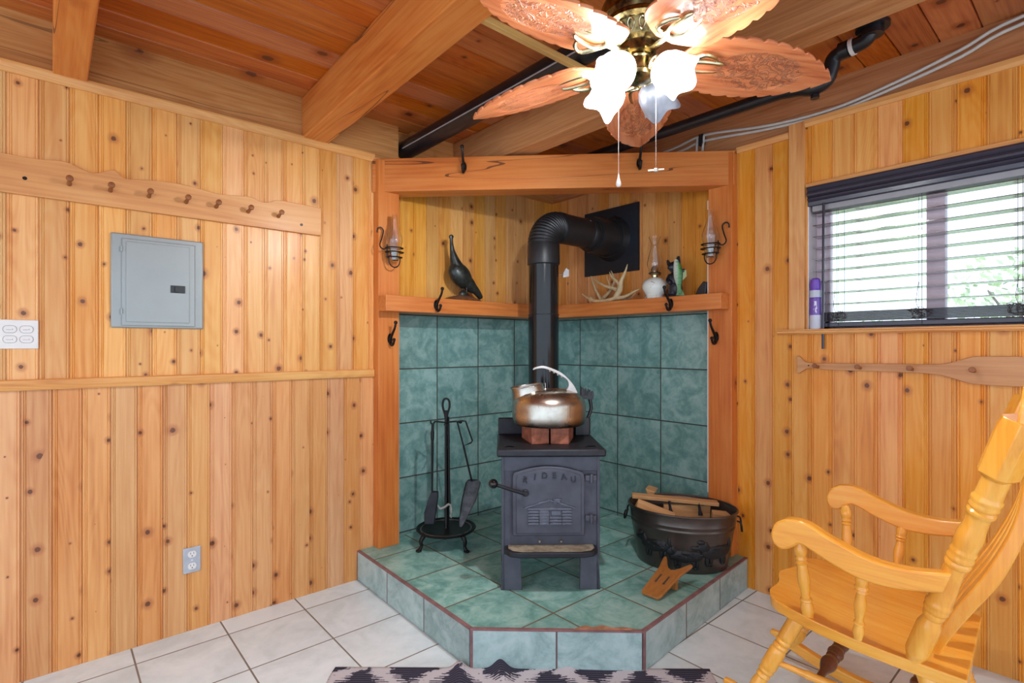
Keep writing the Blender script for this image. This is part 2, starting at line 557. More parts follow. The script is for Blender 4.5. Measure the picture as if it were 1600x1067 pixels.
m_blackp = plain('black_plastic', srgb(28, 28, 32), 0.4)
m_white = plain('white_plastic', srgb(226, 222, 218), 0.35, var=0.02)
m_line = plain('grey_ink', srgb(170, 166, 166), 0.5, var=0.05)
m_cover = plain('grey_steel_plate', srgb(186, 190, 200), 0.4, metal=0.6, var=0.06)
m_slot = plain('dark_slot', srgb(60, 54, 52), 0.6)
m_brass = NB('antique_brass')
if True:
    b = m_brass
    n = b.noise(b.xyz()[0], 40, 4)
    b.set(color=b.mix(b.smooth(n, 0.35, 0.7), srgb(150, 132, 88), srgb(70, 60, 40)), metal=1.0, rough=0.26)
m_brass = m_brass.mat
m_brassl = plain('bright_brass', srgb(198, 186, 150), 0.22, metal=1.0, var=0.15)
m_glass = NB('clear_glass').set(color=(0.97, 0.98, 0.98, 1), rough=0.02, trans=1.0, ior=1.45).mat
m_pane = NB('window_glass')
if True:
    b = m_pane
    tr = b.node('ShaderNodeBsdfTransparent')
    gl = b.node('ShaderNodeBsdfGlossy'); gl.inputs['Roughness'].default_value = 0.02
    fr = b.node('ShaderNodeFresnel'); fr.inputs['IOR'].default_value = 1.62
    mx = b.node('ShaderNodeMixShader')
    b.t.links.new(fr.outputs[0], mx.inputs[0]); b.t.links.new(tr.outputs[0], mx.inputs[1]); b.t.links.new(gl.outputs[0], mx.inputs[2])
    b.t.links.new(mx.outputs[0], b.out.inputs[0])
m_pane = m_pane.mat
m_bulb = NB('lit_glass_shade').set(color=(1, 1, 1, 1), emit=(0.92, 0.97, 1.0, 1), estr=LAMP_STRENGTH).mat
m_glow = NB('glowing_bulb').set(color=(1, 1, 1, 1), emit=(0.92, 0.97, 1.0, 1), estr=BULB_STRENGTH).mat
m_frost = plain('unlit_frosted_glass', srgb(92, 94, 102), 0.3, var=0.15, vscale=30, bump=0.3, bscale=60)
m_chain = plain('chain_metal', srgb(210, 205, 195), 0.3, metal=0.8)
m_blind = plain('dark_brown_slat', srgb(74, 60, 62), 0.1, var=0.06, spec=1.0, coat=1.0, coat_rough=0.05)
m_headrail = plain('grey_headrail', srgb(156, 154, 158), 0.4, var=0.04)
m_valance = plain('charcoal_valance', srgb(62, 58, 70), 0.2, var=0.05)
m_cordm = plain('blind_cord', srgb(60, 50, 52), 0.8)
m_frame = plain('mauve_brown_frame', srgb(212, 190, 198), 0.4, var=0.05)
m_jamb = plain('pale_jamb', srgb(226, 214, 212), 0.5, var=0.03)
m_cable = plain('white_cable', srgb(196, 192, 184), 0.5, var=0.05)
m_porc = NB('flowered_porcelain')
if True:
    b = m_porc
    o = b.xyz()[0]
    n = b.noise(o, 55, 3, 0.6, 1.0)
    n2 = b.noise(o, 11, 2)
    k = b.m('MULTIPLY', b.smooth(n, 0.58, 0.63), b.smooth(n2, 0.47, 0.53))
    b.set(color=b.mix(k, srgb(226, 230, 222), srgb(140, 106, 110)), rough=0.15)
m_porc = m_porc.mat
m_antler = plain('antler_bone', srgb(206, 182, 140), 0.6, var=0.18, vscale=30, bump=0.3)
m_turkey = plain('dark_green_bird', srgb(44, 48, 44), 0.32, var=0.4, vscale=45, bump=0.5, bscale=90, metal=0.3)
m_basew = plain('figure_base_brown', srgb(112, 74, 50), 0.35, var=0.25)
m_bear = plain('black_bear', srgb(28, 30, 38), 0.4, var=0.3, vscale=60, bump=0.4)
m_fish = NB('bass_scales')
if True:
    b = m_fish
    o, x, y, z = b.xyz()
    bands = b.noise(b.comb(0.0, b.m('MULTIPLY', x, 12.0), b.m('MULTIPLY', z, 110.0)), 1.2, 3)
    col = b.ramp(b.smooth(x, -0.028, 0.028), [(0, srgb(206, 210, 196)), (0.4, srgb(150, 178, 150)), (0.62, srgb(70, 140, 60)), (1, srgb(60, 100, 56))])
    col = b.mix(b.m('MULTIPLY', b.smooth(bands, 0.55, 0.62), b.m('MULTIPLY', b.smooth(x, -0.02, -0.006), 0.8)), col, srgb(28, 50, 34))
    b.set(color=col, rough=0.3)
m_fish = m_fish.mat
m_tub = plain('bronzed_tub', srgb(90, 80, 75), 0.28, metal=0.75, var=0.15, vscale=5)
m_relief = plain('black_relief_paint', srgb(26, 26, 28), 0.45, metal=0.3, var=0.2)
m_can = NB('spray_can_print')
if True:
    b = m_can
    o, x, y, z = b.xyz()
    n = b.noise(b.comb(b.m('MULTIPLY', x, 60.0), b.m('MULTIPLY', y, 60.0), b.m('MULTIPLY', z, 25.0)), 1.0, 3)
    col = b.ramp(z, [(0.0, srgb(196, 200, 214)), (0.045, srgb(200, 204, 220)), (0.07, srgb(112, 84, 170)), (0.15, srgb(100, 70, 168)),
                     (0.158, srgb(190, 200, 214)), (0.19, srgb(196, 206, 218)), (0.195, srgb(120, 80, 190))])
    col.node.color_ramp.interpolation = 'CONSTANT'
    col = b.mix(b.m('MULTIPLY', b.smooth(n, 0.58, 0.62), b.m('MULTIPLY', b.m('GREATER_THAN', z, 0.05), b.m('LESS_THAN', z, 0.14))), col, srgb(214, 208, 230))
    b.set(color=col, rough=0.3)
m_can = m_can.mat
m_purple = plain('purple_plastic_cap', srgb(112, 76, 180), 0.4, var=0.04)
m_rug = NB('woven_grey_rug')
if True:
    b = m_rug
    o, x, y, z = b.xyz()
    th = b.m('FLOOR', b.m('MULTIPLY', y, 170.0))
    wn = b.node('ShaderNodeTexWhiteNoise', noise_dimensions='1D'); b.put(wn.inputs['W'], th)
    jx = b.m('ADD', x, b.m('MULTIPLY', b.m('SUBTRACT', wn.outputs[0], 0.5), 0.05))
    u = b.m('PINGPONG', b.m('ADD', jx, 0.06), 0.19)
    v = b.m('PINGPONG', y, 0.15)
    d = b.m('SUBTRACT', b.m('ADD', b.m('MULTIPLY', u, 1.0), b.m('MULTIPLY', v, 0.9)), 0.15)
    d = b.m('ADD', d, b.m('MULTIPLY', b.m('SUBTRACT', b.noise(o, 60, 3), 0.5), 0.09))
    k1 = b.smooth(b.m('ABSOLUTE', d), 0.035, 0.05)
    st = b.m('GREATER_THAN', b.m('FRACT', b.m('MULTIPLY', y, 75.0)), 0.3)
    dark = b.mix(st, srgb(36, 34, 42), srgb(70, 68, 82))
    col = b.mix(k1, srgb(188, 182, 186), dark)
    b.set(color=col, rough=0.95, spec=0.1)
    b.bump(b.m('ADD', b.m('FRACT', b.m('MULTIPLY', y, 75.0)), b.noise(o, 300, 2)), 0.6, 0.002)
m_rug = m_rug.mat
m_leaf = plain('shrub_leaf', srgb(196, 214, 168), 0.6, var=0.4, vscale=3)
m_bark = plain('bark', srgb(120, 100, 84), 0.9, var=0.3, vscale=10)
m_lawn = plain('lawn_grass', srgb(172, 186, 150), 0.9, var=0.25, vscale=2)

# ------------------------------------------------------------------ room shell
CEIL = 2.69
PLATE = 2.47
RM = 5.0            # how far the two walls run out of the corner


def panel(Mx, axis, plane, sign, u0, u1, z0, z1, phase, pitch=PW):
    """tongue and groove boards. axis 'X': wall along x lying in plane y=plane, room on the -y side."""
    cuts = {}
    k0 = int(math.floor((u0 - phase) / pitch)) - 1
    k1 = int(math.ceil((u1 - phase) / pitch)) + 1
    prof = []
    for k in range(k0, k1 + 1):
        j = phase + k * pitch
        for du, dep in ((-0.0032, 0), (-0.0010, 0.0055), (0.0010, 0.0055), (0.0032, 0), (0.0080, 0), (0.0100, 0.0026), (0.0120, 0),
                        (0.0145, 0), (0.0165, 0.0026), (0.0185, 0), (0.0850, 0), (0.0868, 0.0022), (0.0886, 0)):
            prof.append((j + du, dep))
    pts = [(u0, 0.0)] + [p for p in prof if u0 < p[0] < u1] + [(u1, 0.0)]
    f = (lambda u, d, z: (u, plane + d, z)) if axis == 'X' else (lambda u, d, z: (plane + d, u, z))
    lo = [Mx.b.verts.new(f(u, d, z0)) for u, d in pts]
    hi = [Mx.b.verts.new(f(u, d, z1)) for u, d in pts]
    for i in range(len(pts) - 1):
        fc = (lo[i], lo[i + 1], hi[i + 1], hi[i])
        Mx.b.faces.new(fc if axis == 'X' else fc)


# floor: one slab
struct(M().box(-RM, 0.02, -RM, 0.02, -0.08, 0.0).build('floor', m_tile_f))

# left wall: backing, lower boards, upper boards, alcove boards, tiles
wl = struct(M().box(-RM, 0.16, 0.06, 0.16, 0.0, CEIL).build('wall_left', m_plate_l))
mm = M(); panel(mm, 'X', 0.0, 1, -RM, -1.37, 0.0, 1.19, -1.585); mm.box(-RM, -1.37, 0.006, 0.06, 0, 1.19); mm.build('lower_panelling', m_wall_lo, wl, smooth=20)
mm = M(); panel(mm, 'X', 0.0, 1, -RM, -1.37, 1.19, PLATE, -1.530); mm.box(-RM, -1.37, 0.006, 0.06, 1.19, PLATE); mm.build('upper_panelling', m_wall_up, wl, smooth=20)
mm = M(); panel(mm, 'X', 0.05, 1, -1.46, 0.05, 1.56, PLATE, -1.49); mm.build('alcove_panelling', m_alc_l, wl, smooth=20)
M().box(-1.46, 0.05, 0.05, 0.06, 0.16, 1.56).build('wall_tiles', m_tile_l, wl)
M().box(-RM, -1.335, 0.0, 0.06, PLATE, CEIL).build('top_plate', m_plate_l, wl)
M().box(-1.235, 0.05, 0.0, 0.06, PLATE, CEIL).build('top_plate', m_plate_l, wl)

# right wall with the window opening
WY0, WY1, WZ0, WZ1 = -3.02, -1.844, 1.437, 2.172
mb = M()
for y0, y1, z0, z1 in ((-RM, WY0, 0, CEIL), (WY1, 0.16, 0, CEIL), (WY0, WY1, 0, WZ0), (WY0, WY1, WZ1, CEIL)):
    mb.box(0.06, 0.16, y0, y1, z0, z1)
wr = struct(mb.build('wall_right', m_plate_r))
mm = M()
panel(mm, 'Y', 0.0, 1, -RM, -1.337, 0.0, WZ0 - 0.02, -1.475)
panel(mm, 'Y', 0.0, 1, WY1, -1.337, WZ0 - 0.02, PLATE, -1.475)
panel(mm, 'Y', 0.0, 1, -RM, WY0, WZ0 - 0.02, PLATE + 0.04, -1.475)
panel(mm, 'Y', 0.0, 1, WY0, WY1, WZ1, PLATE + 0.04, -1.475)
mm.box(0.006, 0.06, WY1 + 0.001, -1.337, 0, PLATE)
mm.box(0.006, 0.06, -RM, WY1 + 0.001, 0, WZ0 - 0.03)
mm.box(0.006, 0.06, -RM, WY1 + 0.001, WZ1 + 0.01, PLATE)
mm.build('panelling', m_wall_r, wr, smooth=20)
mm = M(); panel(mm, 'Y', 0.05, 1, -1.42, 0.05, 1.56, PLATE, -1.475); mm.build('alcove_panelling', m_alc_r, wr, smooth=20)
M().box(0.05, 0.06, -1.42, 0.05, 0.16, 1.56).build('wall_tiles', m_tile_r, wr)
M().box(0.012, 0.06, -RM, 0.0, PLATE, CEIL).build('top_plate', m_plate_r, wr)

# ceiling deck of planks
mm = M()
k = 0
yy = 0.16
edges = [0.16] + [-0.249 + 0.142 * i for i in range(2, -36, -1)]
for i in range(len(edges) - 1):
    a, c = edges[i], edges[i + 1]
    mm.prism([(-RM, a - 0.001, CEIL + 0.008), (-RM, a - 0.006, CEIL), (-RM, c + 0.006, CEIL), (-RM, c + 0.001, CEIL + 0.008), (-RM, c, CEIL + 0.05), (-RM, a, CEIL + 0.05)],
             (RM + 0.16, 0, 0))
struct(mm.build('ceiling', m_deck, smooth=20))

# trims of the setting
mm = M().prism([(-RM, 0.0, 2.437), (-RM, -0.010, 2.437), (-RM, -0.018, 2.447), (-RM, -0.020, 2.462), (-RM, -0.026, 2.470), (-RM, -0.026, 2.478), (-RM, 0.0, 2.478)], (RM - 1.502, 0, 0))
struct(mm.build('trim_1', m_trim_x, bevel=0.0))
mm = M().prism([(-RM, 0.0, 1.172), (-RM, -0.014, 1.172), (-RM, -0.018, 1.178), (-RM, -0.018, 1.212), (-RM, -0.013, 1.216), (-RM, 0.0, 1.216)], (RM - 1.502, 0, 0))
struct(mm.build('trim_2', m_trim_x))
mm = M().prism([(0.0, -1.755, 2.442), (-0.010, -1.755, 2.442), (-0.018, -1.755, 2.452), (-0.020, -1.755, 2.466), (-0.020, -1.755, 2.472), (0.012, -1.755, 2.472)], (0, 1.755 - 1.476, 0))
struct(mm.build('trim_3', m_trim_y))
mm = M().prism([(0.0, -RM, 2.478), (-0.010, -RM, 2.478), (-0.020, -RM, 2.492), (-0.020, -RM, 2.512), (0.012, -RM, 2.512)], (0, RM - 1.834, 0))
struct(mm.build('trim_4', m_trim_y))
struct(M().box(-0.014, 0.001, -1.834, -1.756, 1.437, 2.512).build('trim_5', m_trim_z, bevel=0.002))
mm = M().box(-0.012, 0.0, WY0, WY1 + 0.008, WZ1 - 0.006, WZ1 + 0.014)
struct(mm.build('trim_6', m_trim_y, bevel=0.002))
# window sill
mm = M().prism([(0.155, -3.1, 1.437), (-0.038, -3.1, 1.437), (-0.040, -3.1, 1.430), (-0.034, -3.1, 1.427), (-0.034, -3.1, 1.420), (-0.026, -3.1, 1.412), (0.0, -3.1, 1.412), (0.155, -3.1, 1.42)], (0, 3.1 - 1.705, 0))
win = struct(mm.build('window_1', m_trim_y))
M().box(-0.001, 0.150, WY1 - 0.006, WY1, WZ0, WZ1).box(-0.001, 0.150, WY0, WY0 + 0.006, WZ0, WZ1).box(-0.001, 0.150, WY0, WY1, WZ1 - 0.006, WZ1).build('jamb', m_jamb, win)
mm = M()
for y0, y1, z0, z1 in ((-1.915, -1.850, WZ0, WZ1 - 0.006), (-3.014, -2.95, WZ0, WZ1 - 0.006), (-3.014, -1.85, WZ0, WZ0 + 0.035), (-3.014, -1.85, WZ1 - 0.06, WZ1 - 0.006)):
    mm.box(0.098, 0.150, y0, y1, z0, z1)
mm.build('frame', m_frame, win, bevel=0.003)
M().box(0.090, 0.150, -2.385, -2.318, WZ0 + 0.03, WZ1 - 0.06).box(0.0915, 0.093, -2.336, -2.324, WZ0 + 0.03, WZ1 - 0.06).build('mullion', m_frame, win, bevel=0.003)
M().box(0.118, 0.121, -2.312, -1.91, WZ0 + 0.03, WZ1 - 0.06).build('pane', m_pane, win)
M().box(0.128, 0.131, -2.95, -2.375, WZ0 + 0.03, WZ1 - 0.06).build('pane', m_pane, win)

# ------------------------------------------------------------------ hearth
HZ = 0.168
hp = [(-1.594, 0.05), (-1.612, -1.115), (-1.085, -1.600), (0.0, -1.525), (0.05, -1.522), (0.05, 0.05)]
h = thing('hearth', 'raised green tiled corner hearth with grey green riser tiles under the wood stove', 'hearth')
hp2 = [(-1.594, -0.001), (-1.612, -1.115), (-1.085, -1.600), (-0.001, -1.525), (-0.001, -0.001)]
M().prism([(x, y, 0.0) for x, y in hp2], (0, 0, HZ - 0.008)).build('core', m_mauve, h)
# top surface reaching to the tiled walls
top = [(-1.590, -0.001), (-1.608, -1.112), (-1.083, -1.596), (-0.002, -1.521), (-0.002, -1.40), (0.049, -1.40), (0.049, 0.049), (-1.45, 0.049), (-1.45, -0.001)]
M().prism([(x, y, HZ - 0.008) for x, y in top], (0, 0, 0.008)).build('hearth_top', m_tile_h, h)
for i, (p, q) in enumerate(((0, 1), (1, 2), (2, 3))):
    a = Vector((*hp2[p], 0)); c = Vector((*hp2[q], 0))
    d = (c - a); L = d.length; ang = math.atan2(d.y, d.x)
    n = 3 if i == 0 else 2
    if i == 2:
        n = 3
    r = M().box(0.006, L - 0.006, -0.008, 0.0, 0.002, HZ - 0.004).build('riser', m_risers[i], h, bevel=0.001)
    r.location = a; r.rotation_euler = (0, 0, ang)
    g = M().box(0.0, L, -0.0085, 0.010, HZ - 0.006, HZ + 0.0012).box(-0.004, 0.008, -0.0088, 0.0, 0, HZ).build('edge_grout', m_mauve, h, bevel=0.001)
    g.location = a; g.rotation_euler = (0, 0, ang)
# chipped patch at the front edge
mm = M()
d = Vector(hp2[2]) - Vector(hp2[1]); d.normalize(); nn = Vector((d.y, -d.x)) * -1
base = Vector(hp2[1]) + d * 0.42
pts = []
for s_, t_ in ((0, 0.0), (0.06, -0.035), (0.09, -0.02), (0.13, -0.038), (0.17, -0.018), (0.22, -0.024), (0.26, -0.012), (0.28, 0.0)):
    q = base + d * s_ - nn * t_
    pts.append((q.x, q.y, HZ + 0.0005))
mm.prism(pts, (0, 0, 0.0015)).build('chipped_edge', plain('bare_terracotta', srgb(176, 128, 98), 0.9, var=0.3, bump=0.5), h)

# posts, mantel, shelves
p = thing('alcove_post', 'orange timber post with iron lantern at the left side of the alcove', 'post', group='timber posts of the alcove')
M().box(-1.500, -1.365, -0.065, -0.001, HZ, 2.44).build('timber', m_post, p, bevel=0.003)
M().box(-1.365, -1.362, -0.060, -0.002, HZ, 1.5).build('pale_edge', m_cable, p)
p = thing('alcove_post', 'orange timber post with iron lantern at the right side of the alcove', 'post', group='timber posts of the alcove')
M().box(-0.065, -0.001, -1.472, -1.332, HZ, 2.44).build('timber', m_post, p, bevel=0.003)
M().box(-0.050, -0.002, -1.330, -1.318, 0.5, 2.2).build('white_edge_strip', m_white, p)

# mantel beam across the corner (local x along its length)
ma = Vector((-1.515, -0.012, 0)); mc = Vector((-0.040, -1.478, 0))
md = mc - ma; mL = md.length; mang = math.atan2(md.y, md.x)
t = thing('mantel_beam', 'long squared orange timber beam across the top of the alcove', 'beam', (ma.x, ma.y, 2.257), mang)
mm = M()
# front face at local y=0, body runs to local +y (towards the corner); ends mitred to the two walls
mm.prism([(0.0, 0.0, 0), (mL, 0.0, 0), (mL - 0.012 - 0.12, 0.125, 0), (0.012 + 0.12, 0.125, 0)], (0, 0, 0.195))
mm.build('timber', m_mantel, t, bevel=0.003)

t = thing('alcove_shelf', 'thick orange timber shelf across the left alcove wall carrying the bird figure', 'shelf', group='alcove shelves')
SHZ = 1.645
M().prism([(-1.500, -0.155, 1.553), (-0.155, -0.155, 1.553), (0.049, 0.049, 1.553), (-1.364, 0.049, 1.553), (-1.364, -0.066, 1.553), (-1.500, -0.066, 1.553)], (0, 0, 0.092)).build('plank', m_shelf_l, t, bevel=0.003)
t = thing('alcove_shelf', 'thick orange timber shelf across the right alcove wall carrying antlers and lamp', 'shelf', group='alcove shelves')
M().prism([(-0.155, -1.455, 1.557), (-0.066, -1.455, 1.557), (-0.066, -1.331, 1.557), (0.049, -1.331, 1.557), (0.049, 0.047, 1.557), (-0.155, -0.157, 1.557)], (0, 0, 0.090)).build('plank', m_shelf_r, t, bevel=0.003)

# ------------------------------------------------------------------ ceiling beams
def beam(x0, x1, y0, mat, label, skew=0.0):
    o = M().prism([(x0, 0.0, PLATE), (x1, 0.0, PLATE), (x1 + skew, y0, PLATE), (x0 + skew, y0, PLATE)], (0, 0, CEIL - PLATE)).build('ceiling_beam', mat, bevel=0.006, seg=3)
    tag(o, label, 'beam', 'exposed ceiling beams')
beam(-1.918, -1.775, -RM, m_beam, 'orange exposed ceiling beam in the middle, meeting the left wall near the alcove', -0.05 * RM / 1.5 * 0.8)
beam(-2.935, -2.822, -RM, m_beam, 'exposed ceiling beam at the far left above the peg rail')
beam(-0.93, -0.80, -RM, m_beam2, 'rough brown ceiling beam behind the fan, nearest the window wall')
M().box(-1.80, -0.93, -1.43, -1.405, 2.500, 2.525).build('wooden_batten', wood('batten_wood', srgb(222, 186, 120), srgb(206, 166, 98), srgb(180, 136, 74), along='X', knot_amt=0), bevel=0.002)
tag(bpy.data.objects['wooden_batten'], 'thin pale wooden batten spanning between two ceiling beams beside the fan', 'batten')

# drain pipes
t = thing('drain_pipe', 'long straight black drain pipe under the ceiling running from the left wall', 'pipe', (-1.262, 0, 2.575))
M().tube([(0.0, 0.059, 0.0), (0.0, -4.8, 0.03)], 0.056, 24).build('pipe', m_abs, t)
M().box(-0.0565, -0.0555, -4.7, -0.02, -0.019, -0.012).build('printed_line', m_line, t)
t = thing('drain_pipe', 'black drain pipe with a curved trap rising to the ceiling near the window wall', 'pipe', (-0.335, 0, 2.548))
M().tube([(0, -0.01, 0.02), (0, -1.88, 0.0)], 0.030, 20).build('pipe', m_abs, t)
M().tube([(0, -1.86, 0.0), (0, -1.93, -0.012), (0.0, -1.99, -0.03), (0.0, -2.04, -0.015), (0.0, -2.06, 0.03), (-0.005, -2.075, 0.07), (-0.01, -2.12, 0.085)],
         0.032, 20, sub=6).build('trap_bend', m_abs, t)
M().tube([(-0.01, -2.11, 0.085), (-0.015, -2.18, 0.088), (-0.02, -2.21, 0.105), (-0.025, -2.225, 0.14)], 0.031, 20, sub=6).tube([(-0.01, -2.10, 0.085), (-0.012, -2.135, 0.086)], 0.037, 20).build('elbow', m_abs, t)
M().lathe([(0.040, 0.095), (0.040, 0.125), (0.062, 0.125), (0.062, 0.141)], (-0.025, -2.225, 0)).build('flange', m_abs, t)
M().tube([(0, -1.995, -0.035), (0, -1.995, -0.075)], 0.014, 12).tube([(0, -1.995, -0.062), (0, -1.995, -0.078)], 0.019, 8).build('cleanout_plug', m_abs, t)
M().tube([(-0.012, -2.14, 0.086), (-0.013, -2.155, 0.087)], 0.036, 16).build('label_band', m_white, t)

# white cables along the right wall
def cable(pts, label):
    tag(M().tube(pts, 0.0075, 8, sub=5).build('electrical_cable', m_cable), label, 'cable', 'white electrical cables')
cable([(-0.012, -3.2, 2.68), (-0.008, -2.651, 2.672), (-0.006, -2.454, 2.618), (-0.006, -2.227, 2.567), (-0.006, -1.963, 2.531), (-0.006, -1.652, 2.546), (-0.006, -1.28, 2.606), (-0.006, -1.06, 2.583), (-0.006, -0.6, 2.56)],
      'upper of the two white cables stapled along the top plate above the window')
cable([(-0.012, -3.2, 2.655), (-0.010, -2.651, 2.642), (-0.006, -2.454, 2.588), (-0.006, -2.227, 2.545), (-0.006, -1.963, 2.512), (-0.006, -1.652, 2.528), (-0.006, -1.28, 2.572), (-0.006, -1.13, 2.555), (-0.006, -0.8, 2.53)],
      'lower of the two white cables stapled along the top plate above the window')
cable([(-0.012, -1.275, 2.60), (-0.010, -1.268, 2.54), (-0.010, -1.26, 2.475)], 'short white cable dropping behind the right end of the mantel beam, outer one')
cable([(-0.012, -1.235, 2.60), (-0.010, -1.228, 2.54), (-0.010, -1.22, 2.475)], 'short white cable dropping behind the right end of the mantel beam, inner one')
tag(M().box(-0.020, 0.012, -1.272, -1.245, 2.555, 2.615).box(-0.024, 0.0, -1.268, -1.249, 2.545, 2.57).build('cable_clamp', m_blackp, bevel=0.002), 'small black clamp holding the white cables above the mantel beam end', 'clamp')

# ------------------------------------------------------------------ left wall things
# peg rail
pr = thing('peg_rail', 'long light wooden peg rail with a wavy top edge on the left wall', 'coat rack', (-1.820, 0, 1.957))
tp = [(-1.45, 0.155), (-1.27, 0.152), (-1.17, 0.151), (-1.08, 0.161), (-1.03, 0.146), (-0.985, 0.131), (-0.948, 0.147), (-0.908, 0.161), (-0.874, 0.132), (-0.80, 0.142), (-0.70, 0.150),
      (-0.617, 0.146), (-0.50, 0.134), (-0.423, 0.140), (-0.355, 0.146), (-0.303, 0.129), (-0.257, 0.141), (-0.219, 0.154), (0.0, 0.150)]
tpv, _ = smooth_path([Vector((x, 0, z)) for x, z in tp], [0] * len(tp), 3)
mm = M().prism([(-1.45, 0, 0), (0, 0, 0)] + [(v.x, 0, v.z) for v in reversed(tpv)], (0, -0.020, 0))
mm.build('board', m_pegboard, pr, bevel=0.002)
for x in (-2.882, -2.745, -2.606, -2.461, -2.335, -2.191, -2.046, -3.02 - 0.14):
    M().turned((x + 1.820, -0.018, 0.068), (x + 1.820, -0.085, 0.082), [(0, 0.008), (0.05, 0.009), (0.7, 0.006), (0.78, 0.009), (0.85, 0.013), (0.97, 0.012), (1, 0.008)], 16).build('peg', m_peg, pr)
for x, z in ((-3.019, 0.066), (-1.926, 0.004 + 0.04)):
    M().turned((x + 1.820, -0.019, z), (x + 1.820, -0.0215, z), [(0, 0.008), (1, 0.007)], 12).build('screw', m_bronze, pr)

# breaker panel
bp = thing('breaker_panel', 'grey metal electrical breaker panel under the peg rail', 'electrical panel', (-2.565, 0, 1.432))
M().box(-0.178, 0.178, -0.012, 0.0, 0.0, 0.417).build('cover', m_grey, bp, bevel=0.006, seg=3)
dr = M().box(-0.140, 0.142, -0.019, -0.012, 0.010, 0.395).build('door', m_grey, bp, bevel=0.003)
M().box(-0.125, 0.118, -0.0225, -0.019, 0.026, 0.382).build('raised_field', m_grey, dr, bevel=0.003, seg=3)
M().box(0.042, 0.100, -0.027, -0.022, 0.165, 0.199).box(0.058, 0.070, -0.033, -0.026, 0.170, 0.194).build('latch', m_blackp, dr, bevel=0.001)
for z in (0.06, 0.335):
    M().turned((-0.140, -0.020, z), (-0.140, -0.020, z + 0.024), [(0, 0.005), (1, 0.005)], 10).build('hinge', m_grey, bp)

# outlet
ol = thing('wall_outlet', 'duplex power outlet with a grey cover plate low on the left wall', 'outlet', (-2.434, 0, 0.336))
M().box(-0.037, 0.037, -0.007, 0.0, -0.060, 0.060).build('cover_plate', m_cover, ol, bevel=0.003, seg=3)
for z in (-0.028, 0.028):
    r = [(0.0175 * math.cos(a) * 1.0, -0.0065, z + max(-0.0145, min(0.0145, 0.0175 * math.sin(a)))) for a in [2 * PI * i / 28 for i in range(28)]]
    rc = M().prism(r, (0, -0.004, 0)).build('receptacle', m_white, ol)
    M().box(-0.0075, -0.0055, -0.0112, -0.010, z + 0.001, z + 0.009).box(0.0055, 0.0075, -0.0112, -0.010, z + 0.001, z + 0.009).turned((0, -0.010, z - 0.007), (0, -0.0112, z - 0.007), [(0, 0.0026), (1, 0.0026)], 10).build('slots', m_slot, rc)
M().turned((0, -0.006, 0), (0, -0.009, 0), [(0, 0.004), (1, 0.003)], 10).build('screw', m_white, ol)

# white plate with oval buttons
wp = thing('switch_plate', 'white plastic wall plate with four oval buttons at the left edge', 'switch plate', (-3.04, 0, 1.398))
M().box(-0.080, 0.062, -0.007, 0.0, -0.058, 0.058).build('cover_plate', m_white, wp, bevel=0.003, seg=3)
for cx_, cz_ in ((-0.023, 0.020), (0.026, 0.020), (-0.023, -0.020), (0.026, -0.020)):
    st = M().prism([(cx_ + (0.008 if math.cos(a) > 0 else -0.008) + 0.011 * math.cos(a), -0.0068, cz_ + 0.013 * math.sin(a)) for a in [2 * PI * (i + .5) / 24 for i in range(24)]], (0, -0.003, 0)).build('oval_button', m_white, wp)
    M().tube([(cx_ + (0.008 if math.cos(a) > 0 else -0.008) + 0.0125 * math.cos(a), -0.0075, cz_ + 0.0145 * math.sin(a)) for a in [2 * PI * (i + .5) / 24 for i in range(24)]], 0.0008, 5, closed=True).box(cx_ - 0.011, cx_ + 0.004, -0.0102, -0.0095, cz_ - 0.003, cz_ - 0.001).box(cx_ + 0.006, cx_ + 0.009, -0.0102, -0.0095, cz_ - 0.003, cz_ + 0.002).build('button_outline', m_line, st)

# ------------------------------------------------------------------ hooks
def make_hook(loc, rz, label):
    t = thing('coat_hook', label, 'hook', loc, rz, 'black coat hooks around the alcove')
    pl = [(0.016 * math.cos(a), 0.0, 0.026 * math.sin(a) * (1.0 if math.sin(a) < 0 else 1.3) - 0.028) for a in [2 * PI * i / 20 for i in range(20)]]
    M().prism(pl, (0, -0.005, 0)).build('backplate', m_bronze, t, bevel=0.001)
    M().tube([(0, -0.004, -0.03), (0, -0.018, -0.012), (0, -0.040, 0.012), (0, -0.060, 0.036), (0, -0.070, 0.058), (0, -0.071, 0.066)], [0.010, 0.0085, 0.0075, 0.0068, 0.0065, 0.0065], 10, sub=4).ball((0, -0.071, 0.068), 0.011, 12, 8).build('long_prong', m_bronze, t)
    M().tube([(0, -0.004, -0.038), (0, -0.014, -0.058), (0, -0.032, -0.062), (0, -0.046, -0.050), (0, -0.052, -0.034)], [0.010, 0.009, 0.008, 0.0072, 0.0065], 10, sub=4).ball((0, -0.052, -0.032), 0.010, 12, 8).build('short_prong', m_bronze, t)
    return t
hk = make_hook((-1.428, -0.065, 1.420), 0, 'black double coat hook on the left alcove post')
dup(hk, (-0.065, -1.382, 1.428), -PI / 2, 'black double coat hook on the right alcove post')
dup(hk, (-1.165, -0.155, 1.628), 0, 'black double coat hook on the front of the left alcove shelf')
dup(hk, (-0.155, -1.145, 1.628), -PI / 2, 'black double coat hook on the front of the right alcove shelf')
mn = Vector((md.y, -md.x, 0)).normalized()  # outward from mantel face
for tt, lab in ((0.262, 'black coat hook on the left part of the mantel beam face'), (0.745, 'black coat hook on the right part of the mantel beam face, behind the pull chains')):
    q = ma + md * tt
    dup(hk, (q.x, q.y, 2.415), mang, lab)

